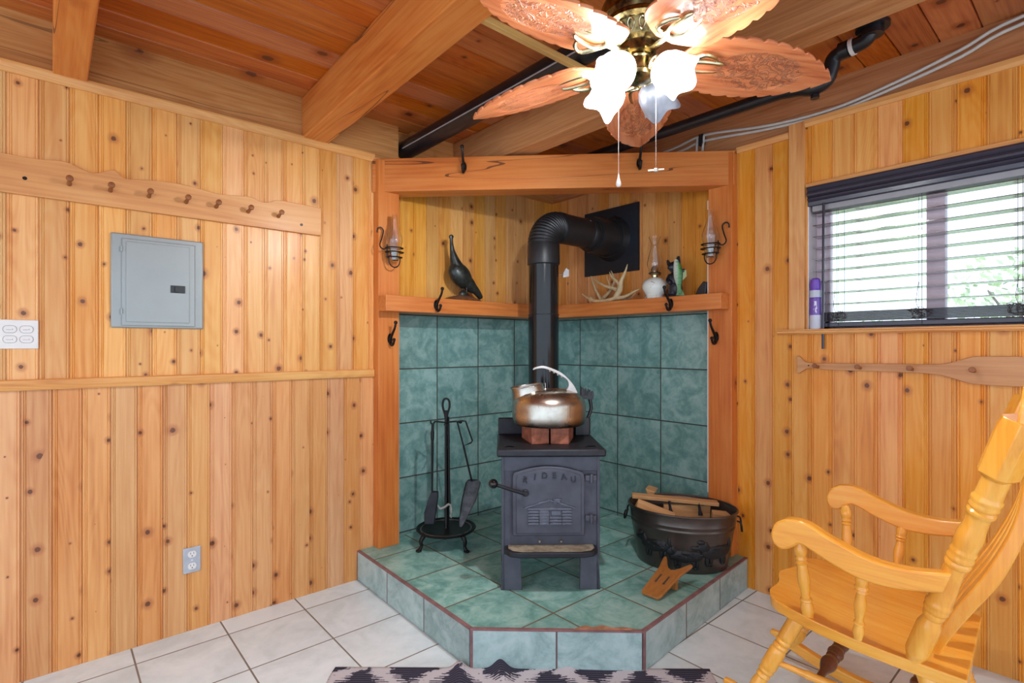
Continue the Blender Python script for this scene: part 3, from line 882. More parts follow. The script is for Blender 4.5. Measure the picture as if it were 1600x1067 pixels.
# ------------------------------------------------------------------ wall lanterns
def make_lantern(loc, rz, label, flip=1):
    """hangs in front of a post face (local -y is out of the wall), hook arm leans to local -x"""
    t = thing('wall_lantern', label, 'lantern', loc, rz, 'wire lanterns on the alcove posts')
    f = flip
    arm = [(-0.082 * f, 0.055, 0.198), (-0.080 * f, 0.050, 0.222), (-0.062 * f, 0.045, 0.228), (-0.050 * f, 0.040, 0.208), (-0.062 * f, 0.035, 0.165), (-0.080 * f, 0.025, 0.120), (-0.068 * f, 0.010, 0.098), (-0.046 * f, 0.0, 0.106)]
    M().tube(arm, 0.0038, 8, sub=6).tube([(-0.046 * f, 0, 0.125), (-0.046 * f, 0, 0.050)], 0.0038, 8).build('hook_arm', m_wrought, t)
    for z, r in ((0.110, 0.050), (0.085, 0.052), (0.056, 0.044)):
        M().tube([(r * math.cos(a), r * math.sin(a), z + 0.003 * math.sin(a)) for a in [2 * PI * i / 24 for i in range(24)]], 0.0035, 8, closed=True).build('ring', m_wrought, t)
    M().tube([(-0.036, 0, 0.056), (-0.035, 0, 0.030), (-0.022, 0, 0.006), (0, 0, -0.002), (0.022, 0, 0.006), (0.035, 0, 0.030), (0.036, 0, 0.056)], 0.0035, 8, sub=5).build('lower_loop', m_wrought, t)
    pr = [(0.024, 0.045), (0.030, 0.060), (0.040, 0.100), (0.041, 0.125), (0.047, 0.145), (0.047, 0.165), (0.036, 0.200), (0.022, 0.240), (0.0165, 0.270), (0.0165, 0.305)]
    inn = [(r - 0.0018, z) for r, z in reversed(pr)]
    M().lathe(pr + inn, seg=28, caps=False).build('glass_chimney', m_glass, t)
    M().lathe([(0.002, 0.030), (0.022, 0.034), (0.030, 0.060), (0.036, 0.100), (0.034, 0.100), (0.028, 0.062), (0.018, 0.040), (0.002, 0.038)], seg=24).build('candle_cup', m_glass, t)
    M().lathe([(0.001, 0.042), (0.017, 0.042), (0.018, 0.085), (0.001, 0.088)], seg=16).build('candle', m_white, t)
make_lantern((-1.430, -0.125, 1.812), 0, 'black wire lantern with a clear glass chimney hanging on the left alcove post')
make_lantern((-0.125, -1.378, 1.818), -PI / 2, 'black wire lantern with a clear glass chimney hanging on the right alcove post', -1)
tag(M().tube([(-1.345, 0.040, 1.80), (-1.340, 0.035, 1.74), (-1.325, 0.020, 1.66)], 0.0022, 6, sub=4).build('power_cord', m_blackp), 'thin black cord hanging down to the left end of the left shelf', 'cord')

# ------------------------------------------------------------------ shelf things
# bird figure
t = thing('bird_figurine', 'dark long necked turkey figurine standing on an oval brown base on the left shelf', 'figurine', (-0.90, -0.07, SHZ))
M().lathe([(0.01, 0.0), (0.085, 0.0), (0.092, 0.008), (0.080, 0.018), (0.050, 0.030), (0.020, 0.040), (0.001, 0.041)], seg=32).xf(Matrix.Diagonal((1.55, 0.8, 1, 1))).build('base', m_basew, t)
mm = M()
R30 = Matrix.Rotation(math.radians(42), 3, 'Y')
mm.ball((-0.022, 0, 0.168), (0.098, 0.058, 0.070), rot=R30)
mm.ball((0.035, 0, 0.125), (0.090, 0.042, 0.046), rot=R30)
mm.tube([(-0.035, 0, 0.19), (-0.064, 0, 0.255), (-0.084, 0, 0.32), (-0.092, 0, 0.375), (-0.092, 0, 0.405)], [0.058, 0.034, 0.017, 0.011, 0.012], 12, sub=4)
mm.ball((-0.092, 0, 0.412), (0.018, 0.012, 0.013))
mm.tube([(-0.100, 0, 0.408), (-0.116, 0, 0.398)], [0.007, 0.002], 8)
mm.tube([(0.05, 0, 0.12), (0.110, 0, 0.070), (0.150, 0, 0.028)], [0.036, 0.026, 0.017], 10, sub=3)
mm.build('body', m_turkey, t, remesh=0.0045)
M().tube([(-0.012, 0.012, 0.13), (0.0, 0.014, 0.085), (0.004, 0.014, 0.035)], 0.006, 8).build('leg', m_bronze, t)
M().tube([(0.012, -0.012, 0.12), (0.018, -0.014, 0.080), (0.014, -0.014, 0.035)], 0.006, 8).build('leg', m_bronze, t)
M().ball((0.004, 0, 0.045), (0.036, 0.022, 0.028)).build('rock', m_turkey, t)

# antlers
def Y(y, z, x=0.0):
    return (x, y, z)
t = thing('deer_antler', 'pale antler with long tines lying in front, burr end to the left', 'antler', (-0.075, -0.62, SHZ), 0, 'antlers on the shelf')
mm = M()
mm.tube([(0, 0.160, 0.030), (-0.02, 0.10, 0.016), (-0.02, 0.02, 0.014), (-0.01, -0.06, 0.026), (0, -0.13, 0.034), (0, -0.20, 0.060), (0, -0.245, 0.075)], [0.017, 0.013, 0.013, 0.014, 0.011, 0.007, 0.003], 12, sub=4)
mm.tube([(-0.005, -0.05, 0.024), (0.0, -0.085, 0.08), (0.0, -0.10, 0.14), (0.01, -0.125, 0.20), (0.01, -0.142, 0.248)], [0.018, 0.021, 0.014, 0.008, 0.002], 12, sub=4)
mm.tube([(0.0, -0.080, 0.075), (0, -0.035, 0.095), (0.0, 0.03, 0.115), (0.0, 0.10, 0.150), (0.0, 0.135, 0.180)], [0.016, 0.012, 0.009, 0.007, 0.002], 10, sub=4)
mm.tube([(0.0, -0.090, 0.110), (0.0, -0.055, 0.145), (0, -0.02, 0.175), (0.0, 0.0, 0.21)], [0.012, 0.008, 0.006, 0.002], 10, sub=4)
mm.tube([(0, 0.155, 0.028), (0, 0.20, 0.050), (0.0, 0.245, 0.078)], [0.010, 0.007, 0.002], 10, sub=4)
mm.ball((0, 0.163, 0.030), (0.018, 0.015, 0.024))
mm.build('antler', m_antler, t)
t = thing('deer_antler', 'second pale antler lying behind the first, tines pointing up', 'antler', (-0.015, -0.55, SHZ), 0, 'antlers on the shelf')
mm = M()
mm.tube([(0, 0.06, 0.014), (0, 0.02, 0.05), (0, -0.03, 0.09), (0, -0.065, 0.15), (0, -0.050, 0.20), (0.0, -0.035, 0.228)], [0.014, 0.013, 0.011, 0.009, 0.006, 0.002], 10, sub=4)
mm.tube([(0, 0.05, 0.03), (0, 0.09, 0.09), (0, 0.12, 0.15), (0, 0.145, 0.21)], [0.011, 0.009, 0.006, 0.002], 10, sub=4)
mm.tube([(0, -0.03, 0.085), (0, -0.02, 0.13), (0, 0.0, 0.19)], [0.009, 0.006, 0.002], 10, sub=4)
mm.tube([(0, 0.06, 0.014), (0, -0.10, 0.013), (0, -0.20, 0.030), (0, -0.24, 0.06)], [0.013, 0.011, 0.008, 0.003], 10, sub=4)
mm.build('antler', m_antler, t)

# oil lamp
t = thing('oil_lamp', 'glass oil lamp with a white flowered porcelain base on the right shelf', 'lamp', (-0.070, -0.975, SHZ + 0.002))
M().lathe([(0.010, 0.0), (0.058, 0.0), (0.062, 0.012), (0.052, 0.022), (0.060, 0.035), (0.076, 0.065), (0.078, 0.085), (0.068, 0.110), (0.045, 0.128), (0.022, 0.136), (0.001, 0.138)], seg=40).build('base', m_porc, t)
M().lathe([(0.020, 0.134), (0.022, 0.150), (0.030, 0.154), (0.036, 0.160), (0.036, 0.164), (0.026, 0.168), (0.024, 0.190), (0.016, 0.205), (0.006, 0.210)], seg=28).build('burner', m_brassl, t)
M().tube([(0.030, 0, 0.162), (0.050, 0, 0.162)], 0.003, 8).ball((0.052, 0, 0.162), (0.004, 0.009, 0.009), 12, 8).build('wick_knob', m_bronze, t)
M().tube([(0.037 * math.cos(a), 0.037 * math.sin(a), 0.163) for a in [2 * PI * i / 24 for i in range(24)]], 0.003, 6, closed=True).build('gallery_ring', m_bronze, t)
pr = [(0.030, 0.166), (0.034, 0.180), (0.046, 0.205), (0.048, 0.225), (0.040, 0.265), (0.026, 0.315), (0.022, 0.345), (0.028, 0.370), (0.036, 0.385), (0.037, 0.392)]
M().lathe(pr + [(r - 0.002, z) for r, z in reversed(pr)], seg=32, caps=False).build('glass_chimney', m_glass, t)

# bear with fish
t = thing('bear_figurine', 'black bear figurine hugging a green bass fish on the right shelf', 'figurine', (-0.075, -1.125, SHZ + 0.002), -PI / 2 + 0.35)
mm = M()
mm.ball((0, 0, 0.055), (0.042, 0.036, 0.050))
mm.ball((0.0, 0.0, 0.115), (0.036, 0.032, 0.050))
mm.ball((-0.008, 0, 0.185), (0.034, 0.032, 0.036))
mm.ball((-0.026, -0.018, 0.182), (0.020, 0.016, 0.016))
mm.tube([(-0.036, 0, 0.200), (-0.050, 0, 0.232)], [0.016, 0.006], 10)
mm.tube([(0.012, 0, 0.205), (0.018, 0, 0.250)], [0.020, 0.008], 10)
mm.tube([(0.030, 0.0, 0.140), (0.052, -0.020, 0.155), (0.050, -0.048, 0.150)], [0.018, 0.015, 0.013], 10, sub=3)
mm.tube([(-0.028, 0.0, 0.135), (-0.040, -0.025, 0.100), (-0.018, -0.045, 0.085)], [0.018, 0.015, 0.013], 10, sub=3)
mm.tube([(-0.018, 0, 0.04), (-0.022, -0.020, 0.012)], [0.024, 0.018], 10)
mm.tube([(0.018, 0, 0.04), (0.024, -0.016, 0.012)], [0.024, 0.018], 10)
mm.box(-0.040, 0.042, -0.034, 0.030, 0.0, 0.008)
mm.build('bear', m_bear, t, remesh=0.004)
fo = bpy.data.objects.new('fish', None); 
rings = []
for z, wx, wy, cx_ in ((0.004, 0.004, 0.003, 0.012), (0.02, 0.020, 0.006, 0.010), (0.034, 0.013, 0.008, 0.008), (0.048, 0.011, 0.010, 0.006), (0.075, 0.020, 0.014, 0.004), (0.11, 0.027, 0.018, 0.000),
                       (0.145, 0.028, 0.019, -0.002), (0.175, 0.024, 0.017, -0.006), (0.20, 0.017, 0.013, -0.012), (0.222, 0.007, 0.007, -0.018)):
    rings.append([(cx_ + wx * math.cos(a), wy * math.sin(a), z) for a in [2 * PI * i / 20 for i in range(20)]])
f = M().loft(rings).build('fish', m_fish, t, sub=1)
f.location = (0.024, -0.046, 0.006); f.rotation_euler = (0, 0, 0)
f.rotation_euler = (0.0, 0.02, 0)
M().prism([(-0.012, -0.002, 0.002), (0.040, -0.002, 0.0), (0.022, -0.002, 0.034), (0.002, -0.002, 0.034)], (0, 0.004, 0)).build('tail_fin', plain('fin_green', srgb(96, 140, 92), 0.4), f)
M().prism([(0.026, -0.001, 0.09), (0.048, -0.001, 0.115), (0.044, -0.001, 0.15), (0.026, -0.001, 0.155)], (0, 0.003, 0)).build('back_fin', plain('fin_pale', srgb(150, 160, 110), 0.4), f)

t = M().prism([(0, 0, 0), (0, -0.075, 0), (0, -0.080, 0.075), (0, -0.058, 0.085), (0, -0.025, 0.045), (0, -0.008, 0.012)], (-0.035, 0, 0)).build('dark_ornament', m_bear, bevel=0.006, seg=3)
t.location = (-0.02, -1.235, SHZ + 0.003)
tag(t, 'small black wedge shaped ornament at the right end of the right shelf', 'ornament')

# ------------------------------------------------------------------ stove
ST = thing('wood_stove', 'small dark grey cast iron wood stove with a raised cabin picture on its door', 'stove', (-1.110, -1.086, HZ), math.radians(-40))
def part(mm, name, mat, parent=None, **kw):
    return mm.build(name, mat, parent if parent is not None else ST, **kw)
b0 = 0.172
part(M().box(-0.238, 0.238, 0.012, 0.40, b0, 0.652), 'firebox', m_cast, bevel=0.006)
part(M().box(-0.240, -0.226, 0.004, 0.03, b0 - 0.004, 0.652).box(0.226, 0.240, 0.004, 0.03, b0 - 0.004, 0.652).box(-0.24, 0.24, 0.006, 0.02, 0.575, 0.652), 'front_frame', m_cast, bevel=0.002)
part(M().box(-0.262, 0.262, -0.045, 0.42, 0.652, 0.690), 'top_plate', m_castd, bevel=0.010, seg=3)
part(M().box(-0.258, 0.258, 0.385, 0.42, 0.690, 0.782), 'rear_shield', m_castd, bevel=0.006)
for x in (-0.2, 0.2):
    part(M().lathe([(0.030, 0.690), (0.030, 0.693), (0.022, 0.694), (0.022, 0.690)], (x, 0.02, 0), 24), 'boss_ring', m_castd)
# door
dpts = [(-0.188, 0.268)] + [(-0.188, 0.545), (-0.186, 0.560), (-0.178, 0.574)] + [(x, 0.604 - 0.030 * (x / 0.172) ** 2) for x in [-0.165 + 0.033 * i for i in range(11)]] + [(0.178, 0.574), (0.186, 0.560), (0.188, 0.545), (0.188, 0.268)]
dpts = [(x * 0.93 - 0.012, z) for x, z in dpts]
dr = part(M().prism([(x, 0.010, z) for x, z in dpts], (0, -0.028, 0)), 'door', m_cast, bevel=0.005, seg=3)
cx_ = -0.012; cz_ = 0.43
ins = [(cx_ + (x - cx_) * 0.90, cz_ + (z - cz_) * 0.92) for x, z in dpts]
part(M().prism([(x, -0.017, z) for x, z in ins], (0, -0.006, 0)), 'raised_field', m_cast, dr, bevel=0.004, seg=3)
# cabin relief
mm = M()
FY = -0.023
def rb(x0, x1, z0, z1, d=0.006):
    mm.box(x0, x1, FY - d * 1.6, FY + 0.001, z0, z1)
for i in range(6):
    z = 0.325 + i * 0.0142
    for (a_, c_) in ((-0.112, -0.060), (-0.058, -0.010), (0.052, 0.099)) if i < 5 else ((-0.112, 0.099),):
        rb(a_, c_, z, z + 0.0100, 0.004)
rb(-0.058, -0.010, 0.325, 0.396, 0.0025)
for i in range(3):
    rb(-0.008, 0.050, 0.325 + i * 0.0142, 0.325 + i * 0.0142 + 0.0100, 0.004)
rb(0.000, 0.046, 0.370, 0.392, 0.0025)
rb(0.012, 0.042, 0.428, 0.445, 0.005); rb(0.006, 0.048, 0.445, 0.450, 0.007)
for sgn in (-1, 1):
    a_ = (-0.008, 0.440); c_ = (-0.008 + sgn * 0.124, 0.402)
    mm.prism([(a_[0], FY + 0.001, a_[1]), (c_[0], FY + 0.001, c_[1]), (c_[0], FY + 0.001, c_[1] + 0.007), (a_[0], FY + 0.001, a_[1] + 0.007)], (0, -0.009, 0))
part(mm, 'cabin_relief', plain('lighter_iron_relief', srgb(98, 100, 112), 0.36, metal=0.5), dr, bevel=0.001, seg=1)  # raised cabin coloured lighter than the door so its outlines stand out
# lettering
deps = []
for i, ch in enumerate('RIDEAU'):
    cu = bpy.data.curves.new('letter', 'FONT'); cu.body = ch; cu.size = 0.040; cu.extrude = 0.0035; cu.align_x = 'CENTER'; cu.bevel_depth = 0.0006
    ob = bpy.data.objects.new('letter', cu); COL.objects.link(ob)
    x = -0.128 + i * 0.0475
    z = 0.548 - 0.020 * ((x + 0.008) / 0.12) ** 2
    ang = -(x + 0.008) * 1.6
    deps.append((ob, Matrix.Translation((x, FY - 0.0015, z)) @ Matrix.Rotation(ang, 4, 'Y').inverted().inverted() @ Matrix.Rotation(PI / 2, 4, 'X')))
bpy.context.view_layer.update()
dg = bpy.context.evaluated_depsgraph_get()
lb = bmesh.new()
for ob, mt in deps:
    me = bpy.data.meshes.new_from_object(ob.evaluated_get(dg))
    me.transform(mt)
    lb.from_mesh(me)
    bpy.data.meshes.remove(me)
for ob, mt in deps:
    cu = ob.data
    bpy.data.objects.remove(ob); bpy.data.curves.remove(cu)
mm = M(); mm.b.free(); mm.b = lb
part(mm, 'lettering', plain('dark_letter_iron', srgb(46, 46, 54), 0.5, metal=0.4), dr)  # letters coloured darker than the door so they read
# door handle
hd = part(M().turned((-0.125, -0.016, 0.478), (-0.125, -0.050, 0.478), [(0, 0.017), (0.5, 0.017), (0.6, 0.012), (1, 0.012)], 16).tube([(-0.125, -0.044, 0.478), (-0.20, -0.062, 0.505), (-0.262, -0.076, 0.530)], [0.0085, 0.0085, 0.0085], 12), 'door_handle', m_castd, dr)
M().ball((-0.278, -0.080, 0.537), 0.0225, 20, 14).build('handle_ball', plain('black_bakelite', srgb(14, 14, 16), 0.12), hd)
for z in (0.335, 0.530):
    part(M().box(0.166, 0.222, -0.010, 0.012, z, z + 0.026).turned((0.196, -0.012, z - 0.010), (0.196, -0.012, z + 0.034), [(0, 0.009), (1, 0.009)], 14), 'hinge', m_cast, bevel=0.002)
# ash lip
lp = [(-0.222, 0.02), (0.222, 0.02), (0.222, -0.035), (0.200, -0.068), (0.150, -0.085), (-0.150, -0.085), (-0.200, -0.068), (-0.222, -0.035)]
ls = part(M().prism([(x, y, 0.186) for x, y in lp], (0, 0, 0.026)), 'ash_lip', m_castd, bevel=0.005, seg=3)
part(M().prism([(x * 0.93, y * 0.88, 0.213) for x, y in lp], (0, 0, 0.002)), 'ash', m_ash, ls)
# legs
for sx, y0, y1 in ((-1, 0.03, -0.0), (1, 0.03, -0.0), (-1, 0.36, 0.40), (1, 0.36, 0.40)):
    def q(x, y, z):
        return (sx * x, y, z)
    mm = M()
    for (xa, xb, ya, yb) in ((0.148, 0.234, 0.0, 0.012), (0.224, 0.236, 0.0, 0.07)):
        s_ = 1 if y0 < 0.2 else -1
        lo_ = [(sx * (xa - 0.008 + (0.006 if xa > 0.2 else 0)), y1 + s_ * ya, 0.0), (sx * (xb + 0.006), y1 + s_ * ya, 0.0), (sx * (xb + 0.006), y1 + s_ * yb * (1 if yb < 0.02 else 0.8), 0.0), (sx * (xa - 0.008 + (0.006 if xa > 0.2 else 0)), y1 + s_ * yb * (1 if yb < 0.02 else 0.8), 0.0)]
        hi_ = [(sx * xa, y0 + s_ * (ya - 0.01), 0.18), (sx * xb, y0 + s_ * (ya - 0.01), 0.18), (sx * xb, y0 + s_ * yb, 0.18), (sx * xa, y0 + s_ * yb, 0.18)]
        mm.loft([lo_, hi_])
    part(mm, 'leg', m_cast, bevel=0.002)
for x in (-0.055, 0.05):
    part(M().turned((x, 0.014, 0.236), (x, -0.006, 0.236), [(0, 0.006), (1, 0.005)], 8), 'bolt', m_ash)

# bricks under the kettle
br = M().box(0, 0.092, 0, 0.205, 0, 0.084).build('brick', m_brick, bevel=0.004, seg=2)
fw = Vector((0.6574, 0.7536)); rt = Vector((0.7536, -0.6574)); c0 = Vector((-2.947, -2.905))
q = c0 + rt * 0.098 + fw * 2.655
br.location = (q.x, q.y, HZ + 0.690); br.rotation_euler = (0, 0, CAMZ + math.radians(13))
tag(br, 'red firebrick on the stove top, left of the two under the kettle', 'brick', 'firebricks under the kettle')
b2 = br.copy(); COL.objects.link(b2)
ang = CAMZ - math.radians(13)
q = c0 + rt * 0.283 + fw * 2.652 - Vector((math.cos(ang), math.sin(ang))) * 0.092
b2.location = (q.x, q.y, HZ + 0.690); b2.rotation_euler = (0, 0, ang)
tag(b2, 'red firebrick on the stove top, right of the two under the kettle', 'brick', 'firebricks under the kettle')

# kettle
KZ = HZ + 0.690 + 0.085
q = c0 + rt * 0.194 + fw * 2.79
KT = thing('kettle', 'large dented aluminium kettle with a wide spout on two bricks atop the stove', 'kettle', (q.x, q.y, KZ), CAMZ)
prof = [(0.005, 0.0), (0.172, 0.0), (0.184, 0.004), (0.190, 0.014), (0.193, 0.050), (0.193, 0.100), (0.189, 0.120), (0.177, 0.142), (0.150, 0.162), (0.108, 0.177), (0.098, 0.180), (0.094, 0.176), (0.060, 0.178), (0.030, 0.182), (0.005, 0.183)]
M().lathe(prof, seg=64).build('body', m_kettle, KT)
M().tube([(-0.02, -0.01, 0.180), (-0.02, -0.01, 0.215)], 0.0025, 8).ball((-0.02, -0.01, 0.184), (0.012, 0.012, 0.006), 12, 6).build('lid_pin', m_steel, KT)
# wide open spout
rings = []
for (cx_, cz_, rx, ry, tilt) in ((-0.088, 0.085, 0.104, 0.100, 0.30), (-0.098, 0.135, 0.094, 0.090, 0.25), (-0.110, 0.182, 0.084, 0.082, 0.16), (-0.116, 0.199, 0.086, 0.083, 0.14)):
    rings.append([(cx_ + rx * math.cos(a) * math.cos(tilt), ry * math.sin(a), cz_ + rx * math.cos(a) * math.sin(tilt)) for a in [2 * PI * i / 36 for i in range(36)]])
inner = [[(-0.116 + (x + 0.116) * 0.94, y * 0.94, z - 0.001) for x, y, z in rings[3]]]
inner.append([(-0.110 + (x + 0.112) * 0.92, y * 0.92, z - 0.004) for x, y, z in rings[2]])
inner.append([(-0.100 + (x + 0.100) * 0.9, y * 0.9, z) for x, y, z in rings[1]])
inner.append([(-0.080 + (x + 0.085) * 0.8, y * 0.8, z + 0.04) for x, y, z in rings[0]])
M().loft(rings + inner, caps=False).build('spout', m_kettle, KT)
M().tube(rings[3], 0.0035, 8, closed=True).build('spout_rim', m_steel, KT)
# handle
hp_ = [(-0.085, 0, 0.288), (-0.070, 0, 0.298), (-0.027, 0, 0.304), (0.030, 0, 0.286), (0.074, 0, 0.262), (0.110, 0, 0.228), (0.135, 0, 0.195), (0.155, 0, 0.150)]
inn_ = [(0.085, 0, 0.170), (0.093, 0, 0.182), (0.102, 0, 0.198), (0.101, 0, 0.218), (0.088, 0, 0.236), (0.066, 0, 0.250), (0.030, 0, 0.270), (-0.027, 0, 0.291), (-0.068, 0, 0.287), (-0.083, 0, 0.281)]
ov, _ = smooth_path([Vector(p) for p in hp_], [0] * len(hp_), 4)
iv, _ = smooth_path([Vector(p) for p in inn_], [0] * len(inn_), 3)
M().prism([(p.x, -0.011, p.z) for p in ov] + [(p.x, -0.011, p.z) for p in iv], (0, 0.022, 0)).build('handle', m_handle, KT, bevel=0.004, seg=3)
mm = M()
for x, z in ((0.005, 0.278), (0.026, 0.270), (0.047, 0.259), (0.066, 0.247)):
    mm.ball((x, 0, z), (0.006, 0.009, 0.006), 10, 8)
mm.build('finger_bumps', m_handle, KT)

# ------------------------------------------------------------------ flue
FX, FYY = -0.635, -0.552
FL = thing('stove_pipe', 'shiny black stove pipe rising behind the kettle and bending into the right alcove wall', 'stove pipe', (FX, FYY, 0))
M().tube([(0, 0, 0.50), (0, 0, 1.545)], 0.094, 40).build('lower_pipe', m_pipe, FL)
M().tube([(0, 0, 1.545), (0, 0, 1.865)], 0.0925, 40).build('upper_pipe', m_pipe, FL)
M().lathe([(0.0925, 1.85), (0.100, 1.856), (0.1005, 1.870), (0.099, 1.975), (0.093, 1.985)], seg=40, caps=False).build('collar', m_pipe2, FL)
for z in (1.545, 1.865):
    M().tube([(0.095 * math.cos(a), 0.095 * math.sin(a), z) for a in [2 * PI * i / 40 for i in range(40)]], 0.0025, 6, closed=True).build('seam', m_pipe2, FL)
# corrugated elbow
pts = []; rr = []
RB = 0.135; N = 96
for i in range(N + 1):
    a = (PI / 2) * i / N
    pts.append(Vector((RB - RB * math.cos(a), 0, 1.975 + RB * math.sin(a) * 0.95)))
    rr.append(0.0965 + (0.0032 * math.cos(2 * PI * i / N * 15) if 2 < i < N - 8 else 0))
mm = M()
rings = []
for i, p in enumerate(pts):
    a = (PI / 2) * i / N
    nx, nz = math.cos(a), -math.sin(a)
    rings.append([(p.x + nx * rr[i] * math.cos(t_), rr[i] * math.sin(t_), p.z + nz * rr[i] * math.cos(t_)) for t_ in [2 * PI * k / 40 for k in range(40)]])
mm.loft(rings).build('corrugated_elbow', m_pipe2, FL, smooth=60)
zc = 1.975 + RB * 0.95
M().tube([(RB - 0.005, 0, zc), (0.40, 0, zc)], 0.0955, 40).tube([(RB - 0.01, 0, zc), (RB + 0.025, 0, zc)], 0.099, 40).build('horizontal_pipe', m_pipe2, FL)
M().turned((0.385, 0, zc), (0.435, 0, zc), [(0, 0.097), (0.2, 0.104), (1, 0.104)], 40).turned((0.43, 0, zc), (0.445, 0, zc), [(0, 0.112), (1, 0.112)], 40).turned((0.445, 0, zc), (0.640, 0, zc), [(0, 0.118), (0.1, 0.122), (0.9, 0.124), (1.0, 0.135)], 40).build('wall_collar', m_pipe2, FL)
for y in (-0.06, 0.05):
    M().ball((0.375, y, zc + 0.073), 0.005, 8, 6).build('rivet', m_steel, FL)
M().prism([(0.672, FYY * 0 - 0.225, 1.862 + 0.0), (0.672, 0.252, 1.862), (0.672, 0.252, 2.322), (0.672, -0.225, 2.322)], (0.012, 0, 0)).build('wall_plate', m_thim, FL)
M().turned((0.625, 0, zc), (0.675, 0, zc), [(0, 0.135), (0.7, 0.15), (1, 0.16)], 40).build('wall_flange', m_pipe2, FL)
M().tube([(0.055, -0.075, 1.795), (0.085, -0.088, 1.795)], 0.004, 8).prism([(0.083, -0.088, 1.775), (0.120, -0.102, 1.783), (0.122, -0.102, 1.822), (0.103, -0.095, 1.835), (0.083, -0.088, 1.800)], (0.002, 0.006, 0)).build('damper_key', m_steel, FL)
M().turned((0, 0, 0.50), (-0.11, -0.125, 0.56), [(0, 0.085), (1, 0.085)], 32).ball((0, 0, 0.50), 0.095).build('stove_outlet_elbow', m_pipe2, FL)

# black brush and damper knob just behind the kettle
q = c0 + rt * 0.378 + fw * 2.940
t = thing('stove_brush', 'black hand brush lying at the back of the stove top behind the kettle handle', 'brush', (q.x, q.y, HZ + 0.690), CAMZ)
M().box(-0.030, 0.05, -0.012, 0.012, 0.0, 0.10).tube([(0.040, 0, 0.09), (0.060, 0, 0.15), (0.050, 0, 0.21)], 0.010, 10, sub=3).build('handle', m_blackp, t, bevel=0.004)
mm = M()
random.seed(3)
for i in range(60):
    x = -0.0 + 0.07 * random.random(); 
    mm.box(x, x + 0.004, -0.014 + 0.024 * random.random(), -0.008 + 0.02 * random.random() + 0.004, 0.20 + 0.02 * random.random(), 0.245 + 0.02 * random.random() - 0.4 * (x - 0.02))
mm.box(0.0, 0.07, -0.012, 0.012, 0.20, 0.222)
mm.build('bristles', m_blackp, t)

# ------------------------------------------------------------------ fireplace tools
q = c0 - rt * 0.393 + fw * 3.17
TS = thing('fireplace_tool_stand', 'black iron tool stand with a round dished base and loop handle on the hearth', 'tool stand', (q.x, q.y, HZ), CAMZ)
M().lathe([(0.005, 0.085), (0.150, 0.085), (0.170, 0.092), (0.178, 0.104), (0.172, 0.108), (0.158, 0.100), (0.142, 0.097), (0.005, 0.100)], seg=48).build('base_pan', m_wrought, TS)
M().tube([(0.150 * math.cos(a), 0.150 * math.sin(a), 0.098) for a in [2 * PI * i / 40 for i in range(40)]], 0.005, 6, closed=True).build('base_rib', plain('iron_rim_highlight', srgb(120, 120, 122), 0.35, metal=0.8), TS)  # shiny rim highlight put into the colour as a paler iron rib
for a in (math.radians(-44), math.radians(-140), math.radians(90)):
    cx_, sx_ = math.cos(a), math.sin(a)
    M().tube([(0.145 * cx_, 0.145 * sx_, 0.095), (0.172 * cx_, 0.172 * sx_, 0.060), (0.168 * cx_, 0.168 * sx_, 0.030), (0.185 * cx_, 0.185 * sx_, 0.008)], [0.016, 0.012, 0.009, 0.012], 10, sub=3).ball((0.186 * cx_, 0.186 * sx_, 0.008), (0.018, 0.018, 0.008), 12, 8).build('foot', m_wrought, TS)
M().turned((0, 0, 0.09), (0, 0, 0.80), [(0, 0.016), (0.03, 0.010), (1, 0.0085)], 12).turned((0.012, 0.012, 0.09), (0.012, 0.012, 0.76), [(0, 0.006), (1, 0.006)], 8).build('post', m_wrought, TS)
M().tube([(0, 0, 0.72), (-0.006, 0, 0.77), (-0.020, 0, 0.82), (-0.017, 0, 0.858), (0, 0, 0.870), (0.017, 0, 0.858), (0.020, 0, 0.82), (0.006, 0, 0.77), (0.0, 0, 0.70), (0.010, 0, 0.66), (0.016, 0, 0.61), (0, 0, 0.56)], 0.0065, 10, sub=4).build('loop_handle', m_wrought, TS)
M().tube([(-0.092, 0.0, 0.737), (-0.090, 0, 0.722), (-0.074, 0, 0.722), (-0.066, 0, 0.733), (-0.03, 0, 0.730), (0.0, 0, 0.728), (0.06, 0, 0.734), (0.085, 0, 0.725), (0.093, 0, 0.732)], 0.005, 8, sub=3).tube([(0, -0.07, 0.725), (0, 0, 0.728), (0, 0.07, 0.725)], 0.005, 8).build('hanger_bar', m_wrought, TS)
# tools hanging on it
t = thing('fireplace_brush', 'black hearth brush hanging on the left of the tool stand', 'fireplace tool', (q.x, q.y, HZ), CAMZ)
M().tube([(-0.078, -0.012, 0.722), (-0.080, -0.014, 0.66), (-0.081, -0.016, 0.32)], [0.008, 0.009, 0.0055], 10).turned((-0.079, -0.013, 0.70), (-0.080, -0.015, 0.60), [(0, 0.006), (0.3, 0.011), (0.7, 0.010), (1, 0.006)], 12).build('handle', m_wrought, t)
M().loft([[(-0.081 + a * x + c, -0.016 + 0.02 * y, z) for x, y in ((-1, -1), (1, -1), (1, 1), (-1, 1))] for a, c, z in ((0.020, 0.016, 0.320), (0.026, 0.010, 0.290), (0.034, -0.010, 0.200), (0.030, -0.015, 0.130))]).build('brush_head', m_castd, t, bevel=0.004)
t = thing('fireplace_shovel', 'black ash shovel with a square loop grip leaning on the right of the tool stand', 'fireplace tool', (q.x, q.y, HZ), CAMZ)
